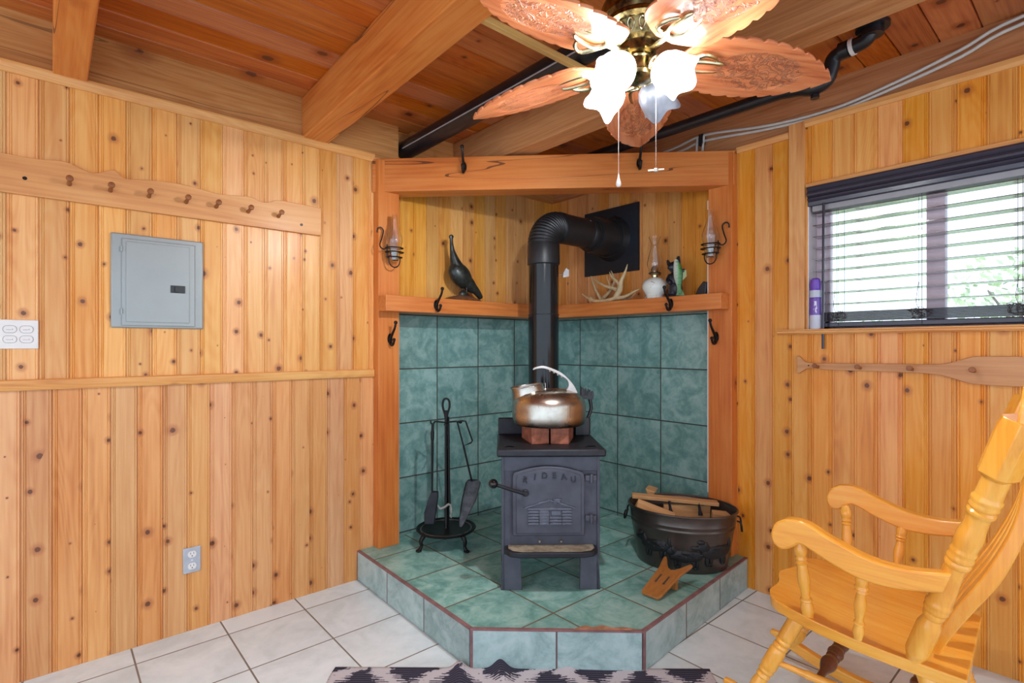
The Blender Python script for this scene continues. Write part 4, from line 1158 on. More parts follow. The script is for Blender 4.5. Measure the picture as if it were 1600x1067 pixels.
M().tube([(0.068, -0.02, 0.735), (0.098, -0.02, 0.740), (0.118, -0.02, 0.738), (0.158, -0.02, 0.622), (0.150, -0.02, 0.610), (0.105, -0.02, 0.592), (0.068, -0.02, 0.735)], 0.005, 8).tube([(0.105, -0.02, 0.592), (0.155, -0.03, 0.385)], 0.006, 8).build('handle', m_wrought, t)
mm = M()
def sh(w, z, x, dep):
    return [(x - w, -0.045, z), (x - w * 0.9, -0.045 + dep, z), (x + w * 0.9, -0.045 + dep, z), (x + w, -0.045, z), (x + w * 0.8, -0.045 + dep + 0.004, z), (x - w * 0.8, -0.045 + dep + 0.004, z)]
mm.loft([sh(0.030, 0.395, 0.163, 0.016), sh(0.046, 0.380, 0.165, 0.020), sh(0.044, 0.28, 0.140, 0.020), sh(0.020, 0.155, 0.100, 0.010), sh(0.008, 0.118, 0.090, 0.004)])
mm.build('blade', plain('dusty_iron', srgb(74, 74, 78), 0.6, metal=0.3, var=0.4), t, bevel=0.001)
t = thing('fireplace_poker', 'iron poker with a hooked pale tip hanging in the middle of the tool stand', 'fireplace tool', (q.x, q.y, HZ), CAMZ)
M().tube([(0.018, -0.03, 0.725), (0.022, -0.032, 0.40), (0.026, -0.034, 0.235)], [0.006, 0.0055, 0.006], 8).build('shaft', m_wrought, t)
M().tube([(-0.045, -0.034, 0.245), (-0.030, -0.034, 0.225), (-0.005, -0.034, 0.232), (0.022, -0.034, 0.250), (0.035, -0.034, 0.225), (0.034, -0.034, 0.170)], [0.003, 0.008, 0.007, 0.008, 0.007, 0.004], 8, sub=4).build('hooked_tip', plain('ashy_iron', srgb(150, 146, 140), 0.6, metal=0.4, var=0.3), t)

# ------------------------------------------------------------------ tub of firewood
TBX, TBY, TBA = -0.310, -1.308, math.radians(-62)
TB = thing('firewood_tub', 'oval dark bronze metal tub with black dog reliefs on the right of the hearth', 'tub', (TBX, TBY, HZ), TBA)
a1, b1 = 0.291, 0.224
def el(k, z, n=64):
    return [(a1 * k * math.cos(2 * PI * i / n), b1 * k * math.sin(2 * PI * i / n), z) for i in range(n)]
lv = [(0.80, 0.0), (0.815, 0.004), (0.905, 0.16), (0.935, 0.212), (0.945, 0.216), (0.945, 0.222), (0.938, 0.226), (0.945, 0.238), (0.955, 0.242), (0.955, 0.248), (0.948, 0.252), (0.985, 0.302)]
ins_ = [(0.975, 0.300), (0.93, 0.22), (0.79, 0.010)]
M().loft([el(k, z) for k, z in lv] + [el(k, z) for k, z in ins_]).build('body', m_tub, TB, smooth=50)
M().tube(el(0.985, 0.303), 0.006, 8, closed=True).build('rim', m_tub, TB)
for sx in (-1, 1):
    x = sx * a1
    M().tube([(x * 0.965, -0.045, 0.262), (x * 1.03, -0.050, 0.255), (x * 1.05, -0.048, 0.215), (x * 1.05, 0, 0.205), (x * 1.05, 0.048, 0.215), (x * 1.03, 0.050, 0.255), (x * 0.965, 0.045, 0.262)], 0.005, 8, sub=3).build('handle', m_wrought, TB)
# dog reliefs wrapped on the side: seam of the wall follows the ellipse
def on_side(u, z, off=0.0):
    k = 0.815 + (0.905 - 0.815) * (z / 0.16) if z < 0.16 else 0.905 + 0.03 * (z - 0.16) / 0.05
    x, y = a1 * k * math.cos(u), b1 * k * math.sin(u)
    n = Vector((math.cos(u) / a1, math.sin(u) / b1, 0)).normalized()
    return Vector((x, y, z)) + n * off
dog = [(0.0, 0.0, 0.055, 0.028), (0.045, 0.006, 0.040, 0.026), (-0.048, 0.022, 0.024, 0.022), (-0.078, 0.020, 0.022, 0.010), (-0.045, 0.0, 0.012, 0.020), (-0.030, -0.030, 0.009, 0.030), (-0.012, -0.032, 0.008, 0.028),
       (0.045, -0.026, 0.010, 0.028), (0.062, -0.030, 0.008, 0.028), (0.082, 0.028, 0.008, 0.026),
       (-0.06, 0.045, 0.016, 0.010), (-0.040, 0.030, 0.010, 0.018), (0.02, 0.018, 0.030, 0.012), (-0.02, -0.05, 0.012, 0.007), (0.055, -0.052, 0.012, 0.007)]
def relief(u0, z0, sc, flip, name):
    mm = M()
    for du, dz, wu, wz in dog:
        uu = u0 + flip * du * sc / 0.24
        c = on_side(uu, z0 + dz * sc, 0.002)
        n = Vector((math.cos(uu) / a1, math.sin(uu) / b1, 0)).normalized()
        q_ = n.to_track_quat('Y', 'Z').to_matrix()
        mm.ball(c, (wu * sc, 0.007, wz * sc), 14, 8, rot=q_)
        if wu > 0.03:
            for k_ in range(4):
                c2 = on_side(uu + (k_ - 1.5) * wu * sc * 0.5 / 0.24, z0 + dz * sc + 0.008 * ((k_ % 2) * 2 - 1), 0.007)
                mm.ball(c2, (0.008 * sc, 0.004, 0.006 * sc), 8, 6, rot=q_)
    mm.build(name, m_relief, TB, remesh=0)
# camera facing side is roughly towards world (-.66,-.75)
uc = math.atan2(-0.7536, -0.6574) - TBA
uc = math.atan2(math.sin(uc) * b1, math.cos(uc) * a1) if False else uc
relief(uc + 0.36, 0.118, 1.25, 1, 'dog_relief')
relief(uc - 0.30, 0.092, 1.15, 1, 'dog_relief')
relief(uc - 0.95, 0.125, 1.15, 1, 'dog_relief')
# firewood
def log(pts, off, loc, rot, label, name='firewood_piece'):
    o = M().prism(pts, off).build(name, m_log, bevel=0.003)
    o.location = loc; o.rotation_euler = rot
    tag(o, label, 'firewood', 'firewood in the tub')
    return o
def sq(w, h_):
    return [(0, -w / 2, 0), (0, w / 2, 0), (0, w / 2, h_), (0, -w / 2, h_)]
def wp_(r, f_, z):
    q = c0 + rt * r + fw * f_
    return (q.x, q.y, z)
# r = right of camera axis, f = distance along it (placement of pieces inside the tub)
q = wp_(0.690, 3.06, 0.482)
t = thing('peg_board', 'flat wooden slat with two dark pegs laid across the top of the firewood tub', 'peg board', q)
o = M().prism(sq(0.055, 0.020), (0.475, 0, 0)).build('slat', m_log, t, bevel=0.003)
o.rotation_euler = (0.03, 0.055, CAMZ - 0.15)
for r_, z_ in ((0.884, 0.468), (1.050, 0.458)):
    w = wp_(r_, 2.985, z_)
    dz = Vector((w[0] - q[0], w[1] - q[1], w[2] - q[2]))
    M().turned(dz + Vector((0, 0, 0.012)), dz + Vector((0.004, -0.008, -0.055)), [(0, 0.008), (0.3, 0.007), (0.6, 0.0075), (0.8, 0.011), (1, 0.013)], 14).build('peg', m_castd, t)
log([(0, -0.03, 0), (0, 0.03, 0), (0, 0.02, 0.05)], (0.22, 0, 0), wp_(0.690, 2.97, 0.448), (0.2, 0.36, CAMZ - 0.05), 'split firewood stick slanting down from the left rim of the tub')
log(sq(0.03, 0.080), (0.262, 0, 0), wp_(0.862, 3.03, 0.372), (0.0, 0.02, CAMZ - 0.03), 'short pale sawn board standing on edge inside the tub')
log(sq(0.05, 0.05), (0.24, 0, 0), wp_(0.80, 3.10, 0.365), (0.1, 0.20, CAMZ - 0.15), 'split log lying inside the tub between the slanting stick and the pale board')
log([(0, -0.035, 0), (0, 0.035, 0), (0, 0.0, 0.05)], (0.16, 0, 0), wp_(0.800, 3.14, 0.475), (1.2, 0.1, CAMZ + 1.2), 'pale split log end sticking up behind the slat in the tub')
log(sq(0.05, 0.045), (0.12, 0, 0), wp_(1.115, 2.97, 0.385), (0.2, 0.05, CAMZ - 0.2), 'split log lying inside the tub at the right end')
log(sq(0.10, 0.15), (0.22, 0, 0), wp_(0.83, 2.97, 0.192), (0.0, 0.0, CAMZ - 0.2), 'thick split log at the bottom of the tub under the other firewood')

# boot jack
jl = Vector((-0.822, -1.452, 0)); ju = Vector((-0.545, -1.437, 0))
jd = (ju - jl); jL = 0.285
BJ = thing('boot_jack', 'wooden boot jack with a forked end leaning by the firewood tub', 'boot jack', (jl.x, jl.y, HZ + 0.004), math.atan2(-0.045 + 0.06, 0.277))
jt = math.radians(17.5)
Rj = Matrix.Rotation(-jt, 4, 'Y')
out = [(0.0, -0.042), (0.0, 0.042), (0.015, 0.050), (0.12, 0.056), (0.19, 0.060), (0.265, 0.076), (0.285, 0.078), (0.288, 0.066), (0.240, 0.036), (0.215, 0.018), (0.207, 0.0), (0.215, -0.018), (0.240, -0.036), (0.288, -0.066), (0.285, -0.078), (0.265, -0.076), (0.19, -0.060), (0.12, -0.056), (0.015, -0.050)]
mm = M().prism([(x, y, 0) for x, y in out], (0, 0, 0.013)).xf(Rj)
mm.build('board', m_jack, BJ, bevel=0.003)
mm = M()
for y in (-0.020, 0.022):
    mm.tube([(0.10, y, 0.0135), (0.155, y, 0.0135)], 0.004, 8, flat=(0.25, 1)).ball((0.10, y, 0.0135), (0.007, 0.006, 0.001), 12, 6)
mm.xf(Rj).build('slots', m_slot, BJ)
M().box(0.150, 0.172, -0.052, 0.052, 0.0, 0.046).build('cross_block', m_jack, BJ, bevel=0.002)

# ------------------------------------------------------------------ rug
ra = Vector((-2.037, -0.737)); rc = Vector((-0.868, -1.774))
rd = (rc - ra); rL = rd.length; rang = math.atan2(rd.y, rd.x)
mm = M()
nx_, ny_ = 150, 70
V = []
for j in range(ny_ + 1):
    row = []
    for i in range(nx_ + 1):
        x = rL * i / nx_; y = -0.95 * j / ny_
        z = 0.006
        for (xc, amp, w) in ((0.52, 0.030, 0.028), (0.69, 0.040, 0.034), (0.97, 0.012, 0.035)):
            g = math.exp(-((x - xc + y * 0.12) / w) ** 2)
            z += amp * g * math.exp(-((y + 0.0) / 0.16) ** 2)
        z += 0.0012 * math.sin(x * 40) * math.sin(y * 31)
        ybu = 0.022 * math.exp(-((x - 0.69) / 0.05) ** 2) * math.exp(y / 0.05) + 0.012 * math.exp(-((x - 0.52) / 0.05) ** 2) * math.exp(y / 0.05)
        row.append(mm.b.verts.new((x + 0.003 * math.sin(y * 25) * (1 if i in (0, nx_) else 0), y + ybu * 0, z)))
    V.append(row)
for j in range(ny_):
    for i in range(nx_):
        mm.b.faces.new((V[j][i], V[j + 1][i], V[j + 1][i + 1], V[j][i + 1]))
rg = mm.build('rug', m_rug, solid=-0.005)
rg.location = (ra.x - 0.004, ra.y - 0.004, 0.001); rg.rotation_euler = (0, 0, rang)
tag(rg, 'grey and charcoal woven rug bunched up against the front of the hearth', 'rug')

# ------------------------------------------------------------------ window blind and can
BL = thing('window_blind', 'dark brown horizontal slat blind with a charcoal valance in the window', 'blind', (0, 0, 0))
yb0, yb1 = -3.005, -1.862
mm = M().prism([(-0.020, -3.012, 2.164), (-0.024, -3.012, 2.156), (-0.016, -3.012, 2.148), (-0.010, -3.012, 2.142), (-0.020, -3.012, 2.136), (-0.025, -3.012, 2.127), (-0.020, -3.012, 2.118), (-0.006, -3.012, 2.112), (-0.014, -3.012, 2.106), (-0.014, -3.012, 2.099), (-0.004, -3.012, 2.094), (-0.008, -3.012, 2.088), (-0.006, -3.012, 2.070), (0.0, -3.012, 2.066), (0.006, -3.012, 2.066), (0.006, -3.012, 2.164)], (0, 3.012 - 1.846, 0))
mm.build('valance', m_valance, BL)
M().box(0.010, 0.088, yb0, yb1, 2.040, 2.135).build('headrail', m_headrail, BL, bevel=0.002)
z = 2.026
zs = []
while z > 1.55:
    zs.append(z); z -= 0.058
for z in zs:
    mm = M()
    mm.prism([(0.018, yb0, z - 0.0005), (0.053, yb0, z + 0.0010), (0.089, yb0, z - 0.0010), (0.089, yb0, z + 0.0022), (0.053, yb0, z + 0.0042), (0.018, yb0, z + 0.0028)], (0, yb1 - yb0, 0))
    mm.build('slat', m_blind, BL)
for i in range(7):
    z = 1.476 + i * 0.0068
    M().box(0.018, 0.089, yb0, yb1, z, z + 0.0045).build('slat', m_valance, BL)
M().box(0.018, 0.089, yb0, yb1, 1.446, 1.470).build('bottom_rail', m_valance, BL, bevel=0.004)
for y in (-1.98, -2.316, -2.645, -2.95):
    M().tube([(0.016, y, 2.09), (0.016, y, 1.452)], 0.0011, 5).tube([(0.091, y - 0.004, 2.05), (0.091, y - 0.004, 1.452)], 0.0011, 5).tube([(0.050, y + 0.018, 2.05), (0.050, y + 0.018, 1.452)], 0.0009, 5).build('ladder_cord', m_cordm, BL)
    mm = M()
    random.seed(int(abs(y) * 100))
    for k_ in range(5):
        p_ = [(0.012 - 0.010 * random.random(), y + random.uniform(-0.04, 0.05), 1.50 + random.uniform(-0.03, 0.03)) for _ in range(5)]
        mm.tube(p_, 0.0011, 5, closed=True, sub=5)
    mm.tube([(0.012, y + 0.004, 1.51), (0.011, y + 0.020, 1.55), (0.006, y + 0.010, 1.64)], 0.0011, 5, sub=4)
    mm.build('cord_tangle', m_cordm, BL)
M().tube([(-0.018, -1.925, 2.07), (-0.020, -1.923, 1.337)], 0.0065, 6).build('tilt_wand', m_valance, BL)
CN = thing('spray_can', 'purple and white spray can standing on the left end of the window sill', 'can', (-0.010, -1.885, 1.4375))
M().lathe([(0.003, 0.0), (0.026, 0.0), (0.0275, 0.003), (0.0275, 0.195), (0.024, 0.205), (0.003, 0.206)], seg=32).build('body', m_can, CN)
M().lathe([(0.003, 0.204), (0.0255, 0.204), (0.0255, 0.228), (0.023, 0.250), (0.014, 0.258), (0.003, 0.256)], seg=28).build('cap', m_purple, CN)

# ------------------------------------------------------------------ paddle rack
PD = thing('paddle_rack', 'wooden canoe paddle mounted sideways as a coat rack below the window', 'coat rack', (0, 0, 0))
tp = [(-1.799, 1.300), (-1.812, 1.297), (-1.830, 1.276), (-1.860, 1.266), (-1.963, 1.266), (-2.227, 1.269), (-2.36, 1.270), (-2.42, 1.279), (-2.485, 1.303), (-2.53, 1.308), (-2.75, 1.307), (-2.90, 1.290), (-2.94, 1.250)]
bt = [(-2.90, 1.208), (-2.75, 1.190), (-2.576, 1.188), (-2.485, 1.193), (-2.433, 1.211), (-2.367, 1.227), (-2.227, 1.232), (-1.963, 1.233), (-1.870, 1.238), (-1.835, 1.230), (-1.812, 1.211), (-1.799, 1.212)]
a_, _ = smooth_path([Vector((0, y, z)) for y, z in tp], [0] * len(tp), 3)
c_, _ = smooth_path([Vector((0, y, z)) for y, z in bt], [0] * len(bt), 3)
M().prism([(-0.002, v.y, v.z) for v in a_] + [(-0.002, v.y, v.z) for v in c_], (-0.018, 0, 0)).build('paddle', m_paddle, PD, bevel=0.004, seg=3)
for y in (-1.899, -2.085, -2.287, -2.50, -2.72):
    M().turned((-0.018, y, 1.246), (-0.072, y, 1.254), [(0, 0.008), (0.6, 0.0065), (0.8, 0.009), (0.9, 0.012), (1, 0.010)], 16).build('peg', m_peg, PD)
M().turned((-0.0195, -1.855, 1.252), (-0.0215, -1.855, 1.252), [(0, 0.004), (1, 0.003)], 10).build('screw', m_bronze, PD)

# ------------------------------------------------------------------ rocking chair
RC = thing('rocking_chair', 'honey coloured wooden rocking chair with turned posts and scrolled arms by the window wall', 'chair', (-0.781, -2.337, 0), math.radians(3.9))
def ring_prof(base, rings, n=60, ends=(0.7, 0.7)):
    """base: list (t,r); rings: list (t,width,extra)"""
    out_ = []
    for i in range(n + 1):
        t_ = i / n
        for j in range(len(base) - 1):
            if base[j][0] <= t_ <= base[j + 1][0]:
                k_ = (t_ - base[j][0]) / (base[j + 1][0] - base[j][0])
                k_ = k_ * k_ * (3 - 2 * k_)
                r_ = base[j][1] * (1 - k_) + base[j + 1][1] * k_
                break
        for c_, w_, e_ in rings:
            d_ = abs(t_ - c_)
            if d_ < w_:
                r_ += e_ * math.sqrt(max(0, 1 - (d_ / w_) ** 2))
        out_.append((t_, r_))
    return out_
# seat with a scooped top
sw = [(-0.27, 0.250), (-0.20, 0.262), (-0.10, 0.278), (0.0, 0.288), (0.10, 0.284), (0.18, 0.270), (0.235, 0.255), (0.262, 0.230), (0.278, 0.19)]
mm = M()
rows = []
NX = 28
for (y, w) in sw:
    yf = y
    top_, bot_ = [], []
    for i in range(NX + 1):
        u_ = -1 + 2 * i / NX
        x = u_ * w
        front = 0.022 * math.cos(u_ * 2.6 * 1.2) if y > 0.25 else 0.0
        zt = 0.445 + 0.030 * (y / 0.27) - 0.016 * (1 - u_ ** 4) * (1 - min(1, abs((y + 0.03) / 0.26)) ** 3)
        yy_ = y + (0.030 * (1 - abs(u_) ** 1.5) * (0.5 + 0.5 * math.cos(u_ * 5.0)) if y > 0.2 else 0) * ((y - 0.2) / 0.078 if y > 0.2 else 0)
        top_.append((x, yy_, zt))
        bot_.append((x * 0.985, yy_ * 0.99, zt - 0.040 + 0.010 * (1 - u_ ** 4) * 0.0 if True else 0))
    rows.append(top_ + bot_[::-1])
mm.loft(rows).build('seat', m_chair_y, RC, bevel=0.006, seg=3)
# arms
at = [(0.222, 0.730), (0.212, 0.760), (0.185, 0.782), (0.154, 0.790), (0.107, 0.787), (0.044, 0.758), (-0.057, 0.724), (-0.149, 0.718), (-0.245, 0.733)]
ab = [(-0.225, 0.673), (-0.119, 0.654), (-0.032, 0.656), (0.044, 0.680), (0.100, 0.705), (0.132, 0.716), (0.154, 0.700), (0.185, 0.684), (0.212, 0.694), (0.222, 0.715)]
a_, _ = smooth_path([Vector((0, y, z)) for y, z in at], [0] * len(at), 4)
c_, _ = smooth_path([Vector((0, y, z)) for y, z in ab], [0] * len(ab), 4)
lp_ = [(v.y, v.z) for v in a_] + [(v.y, v.z) for v in c_]
for sx in (-1, 1):
    dz = 0.0 if sx < 0 else -0.010
    mm = M()
    mm.prism([(sx * 0.320 - 0.022 + 0.010 * sx * (1 - ((y) / 0.22) ** 2), y, z + dz) for y, z in lp_], (0.044, 0, 0))
    mm.build('arm', m_chair_y, RC, bevel=0.007, seg=3)
    # arm spindles
    for (xb, yb_, xt, yt, zt_) in ((0.257, 0.132, 0.292, 0.150, 0.712), (0.284, -0.015, 0.324, -0.035, 0.672)):
        pf = ring_prof([(0, 0.017), (0.12, 0.020), (0.28, 0.013), (0.5, 0.019), (0.66, 0.016), (0.76, 0.013), (0.88, 0.021), (1, 0.013)] if yb_ > 0 else [(0, 0.012), (0.10, 0.016), (0.26, 0.011), (0.5, 0.017), (0.70, 0.012), (0.88, 0.018), (1, 0.011)],
                       [(0.24, 0.018, 0.005), (0.72, 0.016, 0.006), (0.77, 0.016, 0.006)])
        M().turned((sx * xb, yb_, 0.448), (sx * xt, yt, zt_ + dz), pf, 24).build('arm_spindle', m_chair_z, RC)
    # back posts
    P0 = Vector((sx * 0.250, -0.148, 0.425)); P1 = Vector((sx * 0.400, -0.395, 1.20))
    L_ = P1 - P0
    t1 = (1.015 - 0.425) / 0.775
    pf = ring_prof([(0, 0.020), (0.06, 0.030), (0.20, 0.030), (0.27, 0.021), (0.34, 0.029), (0.52, 0.024), (0.60, 0.026), (0.70, 0.031), (0.78, 0.026), (0.84, 0.027), (0.90, 0.030), (1, 0.029)],
                   [(0.275, 0.016, 0.006), (0.305, 0.016, 0.006), (0.335, 0.014, 0.004), (0.565, 0.016, 0.006), (0.597, 0.016, 0.006), (0.628, 0.014, 0.004), (0.83, 0.014, 0.006), (0.862, 0.014, 0.006), (0.892, 0.014, 0.005)], 110)
    M().turned(P0, P0 + L_ * t1, pf, 28).build('back_post', m_chair_z, RC)
    # faceted block above
    qd = L_.to_track_quat('Z', 'Y')
    rings = []
    for t_, r_ in ((t1 - 0.004, 0.026), (t1 + 0.012, 0.037), (t1 + 0.17, 0.037), (t1 + 0.20, 0.034)):
        c = P0 + L_ * t_
        rings.append([c + qd @ Vector((r_ * 1.08 * x_, r_ * y_, 0)) for x_, y_ in ((-1, -0.6), (-0.6, -1), (0.6, -1), (1, -0.6), (1, 0.6), (0.6, 1), (-0.6, 1), (-1, 0.6))])
    M().loft(rings).build('post_block', m_chair_z, RC, bevel=0.002)
    # legs
    for (y0_, y1_, nm) in ((0.175, 0.330, 'front_leg'), (-0.150, -0.270, 'rear_leg')):
        zb = 0.085 if nm == 'front_leg' else 0.075
        pf = ring_prof([(0, 0.018), (0.10, 0.026), (0.28, 0.026), (0.36, 0.019), (0.46, 0.027), (0.62, 0.027), (0.70, 0.018), (0.84, 0.024), (1, 0.015)],
                       [(0.34, 0.02, 0.006), (0.385, 0.02, 0.005), (0.68, 0.02, 0.006), (0.73, 0.02, 0.005)], 80)
        M().turned((sx * 0.185, y0_, 0.425), (sx * 0.235, y1_, zb), pf, 24).build(nm, m_chair_z, RC)
    # runner: arc of a circle
    mm = M()
    rings = []
    RR = 1.15
    for i in range(41):
        y = -0.62 + 1.045 * i / 40
        zc_ = RR - math.sqrt(RR * RR - y * y)
        zc_ = zc_ * 1.25 + 0.0
        hh = 0.042 if 1 < i < 38 else 0.030
        if i == 40:
            hh = 0.018
        nrm = Vector((0, -y / RR, 1)).normalized()
        up_ = nrm * hh
        w_ = 0.016 if i < 39 else 0.010
        x = sx * 0.240
        rings.append([(x - w_, y, zc_), (x + w_, y, zc_), (x + w_, y + up_.y, zc_ + up_.z), (x - w_, y + up_.y, zc_ + up_.z)])
    mm.loft(rings).build('runner', m_chair_y, RC, bevel=0.005, seg=3)
    # side stretcher
    pf = ring_prof([(0, 0.009), (0.5, 0.016), (1, 0.009)], [(0.25, 0.02, 0.003), (0.75, 0.02, 0.003)], 40)
    M().turned((sx * 0.212, 0.262, 0.235), (sx * 0.212, -0.215, 0.225), pf, 18).build('side_stretcher', m_chair_y, RC)
for y_, z_, w_ in ((0.115, 0.232, 0.212), (-0.13, 0.228, 0.212)):
    pf = ring_prof([(0, 0.010), (0.12, 0.012), (0.30, 0.026), (0.42, 0.018), (0.5, 0.027), (0.58, 0.018), (0.70, 0.026), (0.88, 0.012), (1, 0.010)], [(0.42, 0.015, 0.005), (0.58, 0.015, 0.005)], 60)
    M().turned((-w_, y_, z_), (w_, y_, z_), pf, 20).build('cross_stretcher', plain('dark_stretcher_wood', srgb(112, 66, 48), 0.25, var=0.15), RC)  # cross stretchers in a darker brown than the other chair parts
# curved back slats
for i, x in enumerate((-0.165, -0.055, 0.055, 0.165)):
    path = [(x, -0.190, 0.432), (x * 1.05, -0.215, 0.50), (x * 1.1, -0.262, 0.60), (x * 1.18, -0.325, 0.72), (x * 1.25, -0.375, 0.86), (x * 1.32, -0.395, 1.0), (x * 1.4, -0.40, 1.19)]
    pv, _ = smooth_path([Vector(p) for p in path], [0] * len(path), 5)
    rings = []
    for k_, v in enumerate(pv):
        t_ = k_ / (len(pv) - 1)
        w_ = 0.014 + 0.026 * math.exp(-((t_ - 0.42) / 0.24) ** 2)
        th_ = 0.011 + 0.010 * math.exp(-((t_ - 0.42) / 0.3) ** 2)
        rings.append([(v.x - w_, v.y - th_, v.z), (v.x + w_, v.y - th_, v.z), (v.x + w_, v.y + th_, v.z), (v.x - w_, v.y + th_, v.z)])
    M().loft(rings).build('back_slat', m_chair_z, RC, bevel=0.004, seg=3)
mm = M()
rings = []
for i in range(25):
    u_ = -1 + 2 * i / 24
    x = u_ * 0.43
    y = -0.385 - 0.035 * (1 - u_ ** 2)
    zt_ = 1.27 + 0.05 * (1 - u_ ** 2)
    zb_ = 1.155 + 0.01 * math.cos(u_ * 9)
    rings.append([(x, y - 0.014, zb_), (x, y + 0.014, zb_), (x, y - 0.002, zt_), (x, y - 0.026, zt_)])
mm.loft(rings).build('crest_rail', m_chair_x, RC, bevel=0.006, seg=3)

# ------------------------------------------------------------------ ceiling fan
hub = Vector((-1.481, -1.855, CEIL))
FN = thing('ceiling_fan', 'antique brass ceiling fan with five carved leaf shaped wooden blades and glass tulip lights', 'ceiling fan', hub, 0)
HB = 2.300 - CEIL
M().lathe([(0.001, 0.0), (0.072, 0.0), (0.070, -0.025), (0.045, -0.055), (0.016, -0.068), (0.013, -0.070), (0.013, -0.17), (0.001, -0.17)], seg=36).build('canopy', m_brass, FN)
M().lathe([(0.001, -0.165), (0.035, -0.170), (0.060, -0.185), (0.105, -0.200), (0.118, -0.225), (0.118, -0.262), (0.108, -0.275), (0.112, -0.282), (0.112, -0.292), (0.090, -0.300), (0.078, -0.345), (0.060, -0.352), (0.060, -0.385), (0.001, -0.386)], seg=48).build('motor_housing', m_brass, FN)
mm = M()
for i in range(16):
    a = 2 * PI * i / 16
    r_ = Matrix.Rotation(a, 4, 'Z')
    n_ = M().tube([(0.092, 0, -0.303), (0.088, 0.010, -0.318), (0.082, 0, -0.338), (0.088, -0.010, -0.318)], 0.0028, 6, closed=True, sub=4)
    n_.xf(r_)
    me_ = bpy.data.meshes.new('tmp'); n_.b.to_mesh(me_); n_.b.free(); mm.b.from_mesh(me_); bpy.data.meshes.remove(me_)
mm.build('leaf_ornament', m_brassl, FN)
M().lathe([(0.001, -0.380), (0.052, -0.382), (0.054, -0.400), (0.050, -0.405), (0.050, -0.440), (0.054, -0.445), (0.052, -0.458), (0.030, -0.468), (0.012, -0.474), (0.001, -0.476)], seg=36).build('switch_housing', m_brass, FN)
for k_ in range(5):
    a = math.radians(34.9 + 72 * k_)
    arm = M().tube([(0.050, 0, HB + 0.02), (0.085, 0, HB - 0.004), (0.130, 0, HB - 0.008), (0.175, 0, HB - 0.010)], [0.013, 0.012, 0.014, 0.012], 10, sub=4, flat=(0.45, 1))
    for (yy_, xe) in ((-0.052, 0.255), (-0.022, 0.285), (0.022, 0.285), (0.052, 0.255)):
        arm.tube([(0.165, yy_ * 0.25, HB - 0.014), (0.195, yy_ * 1.3, HB - 0.018), (xe - 0.02, yy_ * 1.15, HB - 0.020), (xe, yy_ * 0.75, HB - 0.020)], [0.009, 0.008, 0.007, 0.004], 8, sub=4)
    arm.tube([(0.185, -0.035, HB - 0.016), (0.170, 0, HB - 0.020), (0.185, 0.035, HB - 0.016)], 0.006, 8, sub=3)
    ao = arm.build('blade_arm', m_brassl, FN); ao.rotation_euler = (0, 0, a)
    base_ = [(0.135, 0.030), (0.150, 0.062), (0.175, 0.100), (0.20, 0.118), (0.26, 0.130), (0.34, 0.136), (0.42, 0.130), (0.50, 0.112), (0.57, 0.082), (0.62, 0.052), (0.65, 0.026), (0.672, 0.0)]
    bpv, _ = smooth_path([Vector((x, w, 0)) for x, w in base_], [0] * len(base_), 10)
    up_ = []
    for i, v in enumerate(bpv):
        w_ = v.y
        if v.x > 0.21 and v.x < 0.66:
            s_ = (v.x - 0.21) / 0.052
            fr_ = s_ - math.floor(s_)
            w_ -= 0.011 * (fr_ ** 3)
        up_.append((v.x, w_))
    outl = up_ + [(x, -w_) for x, w_ in reversed(up_[:-1])]
    # droop and twist: built flat, then tilted
    mm = M().prism([(x, w_, 0) for x, w_ in outl], (0, 0, 0.009))
    tilt = Matrix.Translation((0, 0, HB)) @ Matrix.Rotation(math.radians(4.3), 4, 'Y') @ Matrix.Rotation(math.radians(-11), 4, 'X')
    bo = mm.build('blade', m_blade, FN, bevel=0.003, seg=2)
    bo.matrix_local = Matrix.Rotation(a, 4, 'Z') @ tilt

# tulip shades
def tulip(lit, k_):
    a = math.radians(3.9 + 90 * k_)
    n_ = 36
    rings = []
    pf = [(0.018, 0.0), (0.034, 0.008), (0.056, 0.028), (0.066, 0.055), (0.068, 0.080), (0.066, 0.100), (0.070, 0.118)]
    for (r_, z_) in pf:
        sc_ = max(0, (z_ - 0.06) / 0.058)
        rings.append([((r_ * (1 + 0.02 * math.cos(4 * t_)) + 0.005 * sc_ * math.cos(4 * t_)) * math.cos(t_), (r_ + 0.005 * sc_ * math.cos(4 * t_)) * math.sin(t_), -(z_ + 0.022 * sc_ * sc_ * (0.5 + 0.5 * math.cos(4 * t_)))) for t_ in [2 * PI * i / n_ for i in range(n_)]])
    inn2 = [[(x * 0.94, y * 0.94, z + 0.002) for x, y, z in r_] for r_ in reversed(rings)]
    dirv = Matrix.Translation((0.050 * math.cos(a), 0.050 * math.sin(a), -0.418)) @ Matrix.Rotation(a, 4, 'Z') @ Matrix.Rotation(math.radians(-50), 4, 'Y') @ Matrix.Scale(0.88, 4)
    arm = M().tube([(0, 0, 0.02), (0, 0, -0.018)], 0.014, 14).lathe([(0.014, -0.008), (0.028, -0.014), (0.030, -0.022), (0.024, -0.026), (0.030, -0.032), (0.030, -0.038), (0.020, -0.042)], seg=24)
    ho = arm.xf(dirv).build('lamp_holder', m_brassl, FN)
    sd = M().loft(rings + inn2[:-1] + [[(x * 0.3, y * 0.3, z) for x, y, z in inn2[-1]]], caps=True)
    sd.xf(dirv @ Matrix.Translation((0, 0, -0.034)))
    so = sd.build('glass_shade', m_bulb if lit else m_frost, FN, smooth=60)
    if lit:
        M().ball((0, 0, 0), (0.026, 0.026, 0.034)).xf(dirv @ Matrix.Translation((0, 0, -0.034 - 0.062))).build('light_bulb', m_glow, FN)
    if not lit:
        so['label'] = 'unlit frosted glass tulip shade'
tulip(False, 0)
tulip(True, 1)
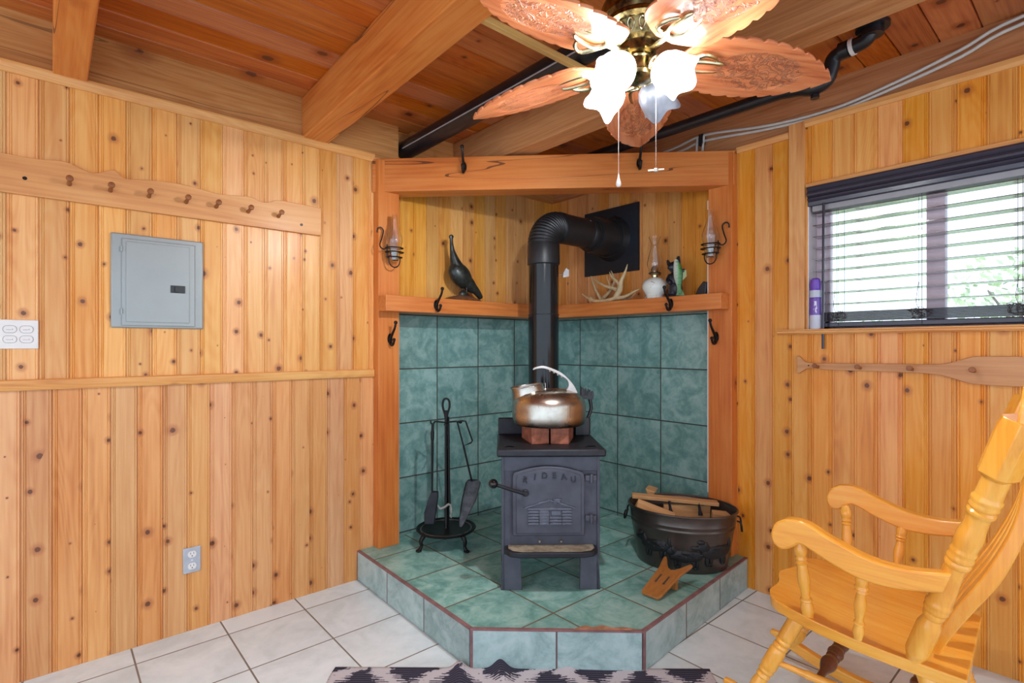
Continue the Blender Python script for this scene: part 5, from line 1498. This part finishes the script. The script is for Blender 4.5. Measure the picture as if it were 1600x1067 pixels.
tulip(True, 2)
tulip(True, 3)
# pull chains
for (r_, f_, z0_, z1_, nm) in ((0.348, 1.735, -0.46, 1.885 - CEIL, 'a'), (0.470, 1.735, -0.46, 1.925 - CEIL, 'b')):
    q = c0 + rt * r_ + fw * f_
    dx, dy = q.x - hub.x, q.y - hub.y
    mm = M()
    n_ = 60
    mm.tube([(dx, dy, z0_), (dx, dy, z1_ + 0.02)], 0.0009, 5)
    nn_ = int((z0_ - z1_) / 0.006)
    for i in range(nn_):
        mm.ball((dx, dy, z0_ - i * 0.006), 0.0014, 6, 4)
    ch = mm.build('pull_chain', m_chain, FN)
    if nm == 'a':
        M().lathe([(0.001, 0.030), (0.002, 0.026), (0.004, 0.012), (0.008, 0.0), (0.0085, -0.008), (0.005, -0.014), (0.001, -0.015)], (dx, dy, z1_), 16).build('chain_drop', m_white, ch)
    else:
        M().ball((dx, dy, z1_), 0.008, 12, 8).tube([(dx - 0.026 * 0.7536, dy + 0.026 * 0.6574, z1_ - 0.002), (dx + 0.026 * 0.7536, dy - 0.026 * 0.6574, z1_ + 0.003)], [0.003, 0.003], 8).build('chain_drop', m_chain, ch)

# ------------------------------------------------------------------ outdoors
struct(M().box(0.2, 40, -25, 25, -0.9, -0.8).build('ground', m_lawn))
def shrub(x, y, hgt, rad, seed, label):
    random.seed(seed)
    t = thing('garden_tree', label, 'tree', (x, y, -0.8), 0, 'trees outside the window')
    mm = M().tube([(0, 0, 0), (0.05, 0.02, hgt * 0.45), (0, 0, hgt * 0.8)], [0.07, 0.05, 0.02], 8)
    for k_ in range(6):
        a = random.uniform(0, 2 * PI)
        mm.tube([(0.03, 0, hgt * (0.35 + 0.07 * k_)), (rad * 0.7 * math.cos(a), rad * 0.7 * math.sin(a), hgt * (0.55 + 0.06 * k_))], [0.03, 0.008], 6)
    mm.build('trunk', m_bark, t)
    mm = M()
    for k_ in range(1500):
        while True:
            v = Vector((random.uniform(-1, 1), random.uniform(-1, 1), random.uniform(-1, 1)))
            if 0.35 < v.length < 1 and mnoise.noise(v * 2.2 + Vector((seed, 0, 0))) > -0.18:
                break
        c = Vector((v.x * rad, v.y * rad, hgt * 0.66 + v.z * hgt * 0.36))
        n_ = Vector((random.gauss(0, 1), random.gauss(0, 1), random.gauss(0, 1))).normalized()
        u_ = n_.orthogonal().normalized() * random.uniform(0.03, 0.07); w_ = n_.cross(u_) * 0.55
        mm.b.faces.new([mm.b.verts.new(c + u_), mm.b.verts.new(c + w_), mm.b.verts.new(c - u_), mm.b.verts.new(c - w_)])
    mm.build('foliage', m_leaf, t)
shrub(6.0, -2.1, 3.3, 1.0, 1, 'pale leafy tree outside, seen through the right window pane')
shrub(5.2, -0.6, 2.5, 0.8, 2, 'low green shrub outside, seen through the left window pane')
shrub(9.5, -2.6, 3.0, 1.5, 3, 'distant pale tree outside, furthest right through the window')
shrub(11.0, 0.6, 2.9, 1.7, 4, 'distant pale tree outside, furthest left through the window')
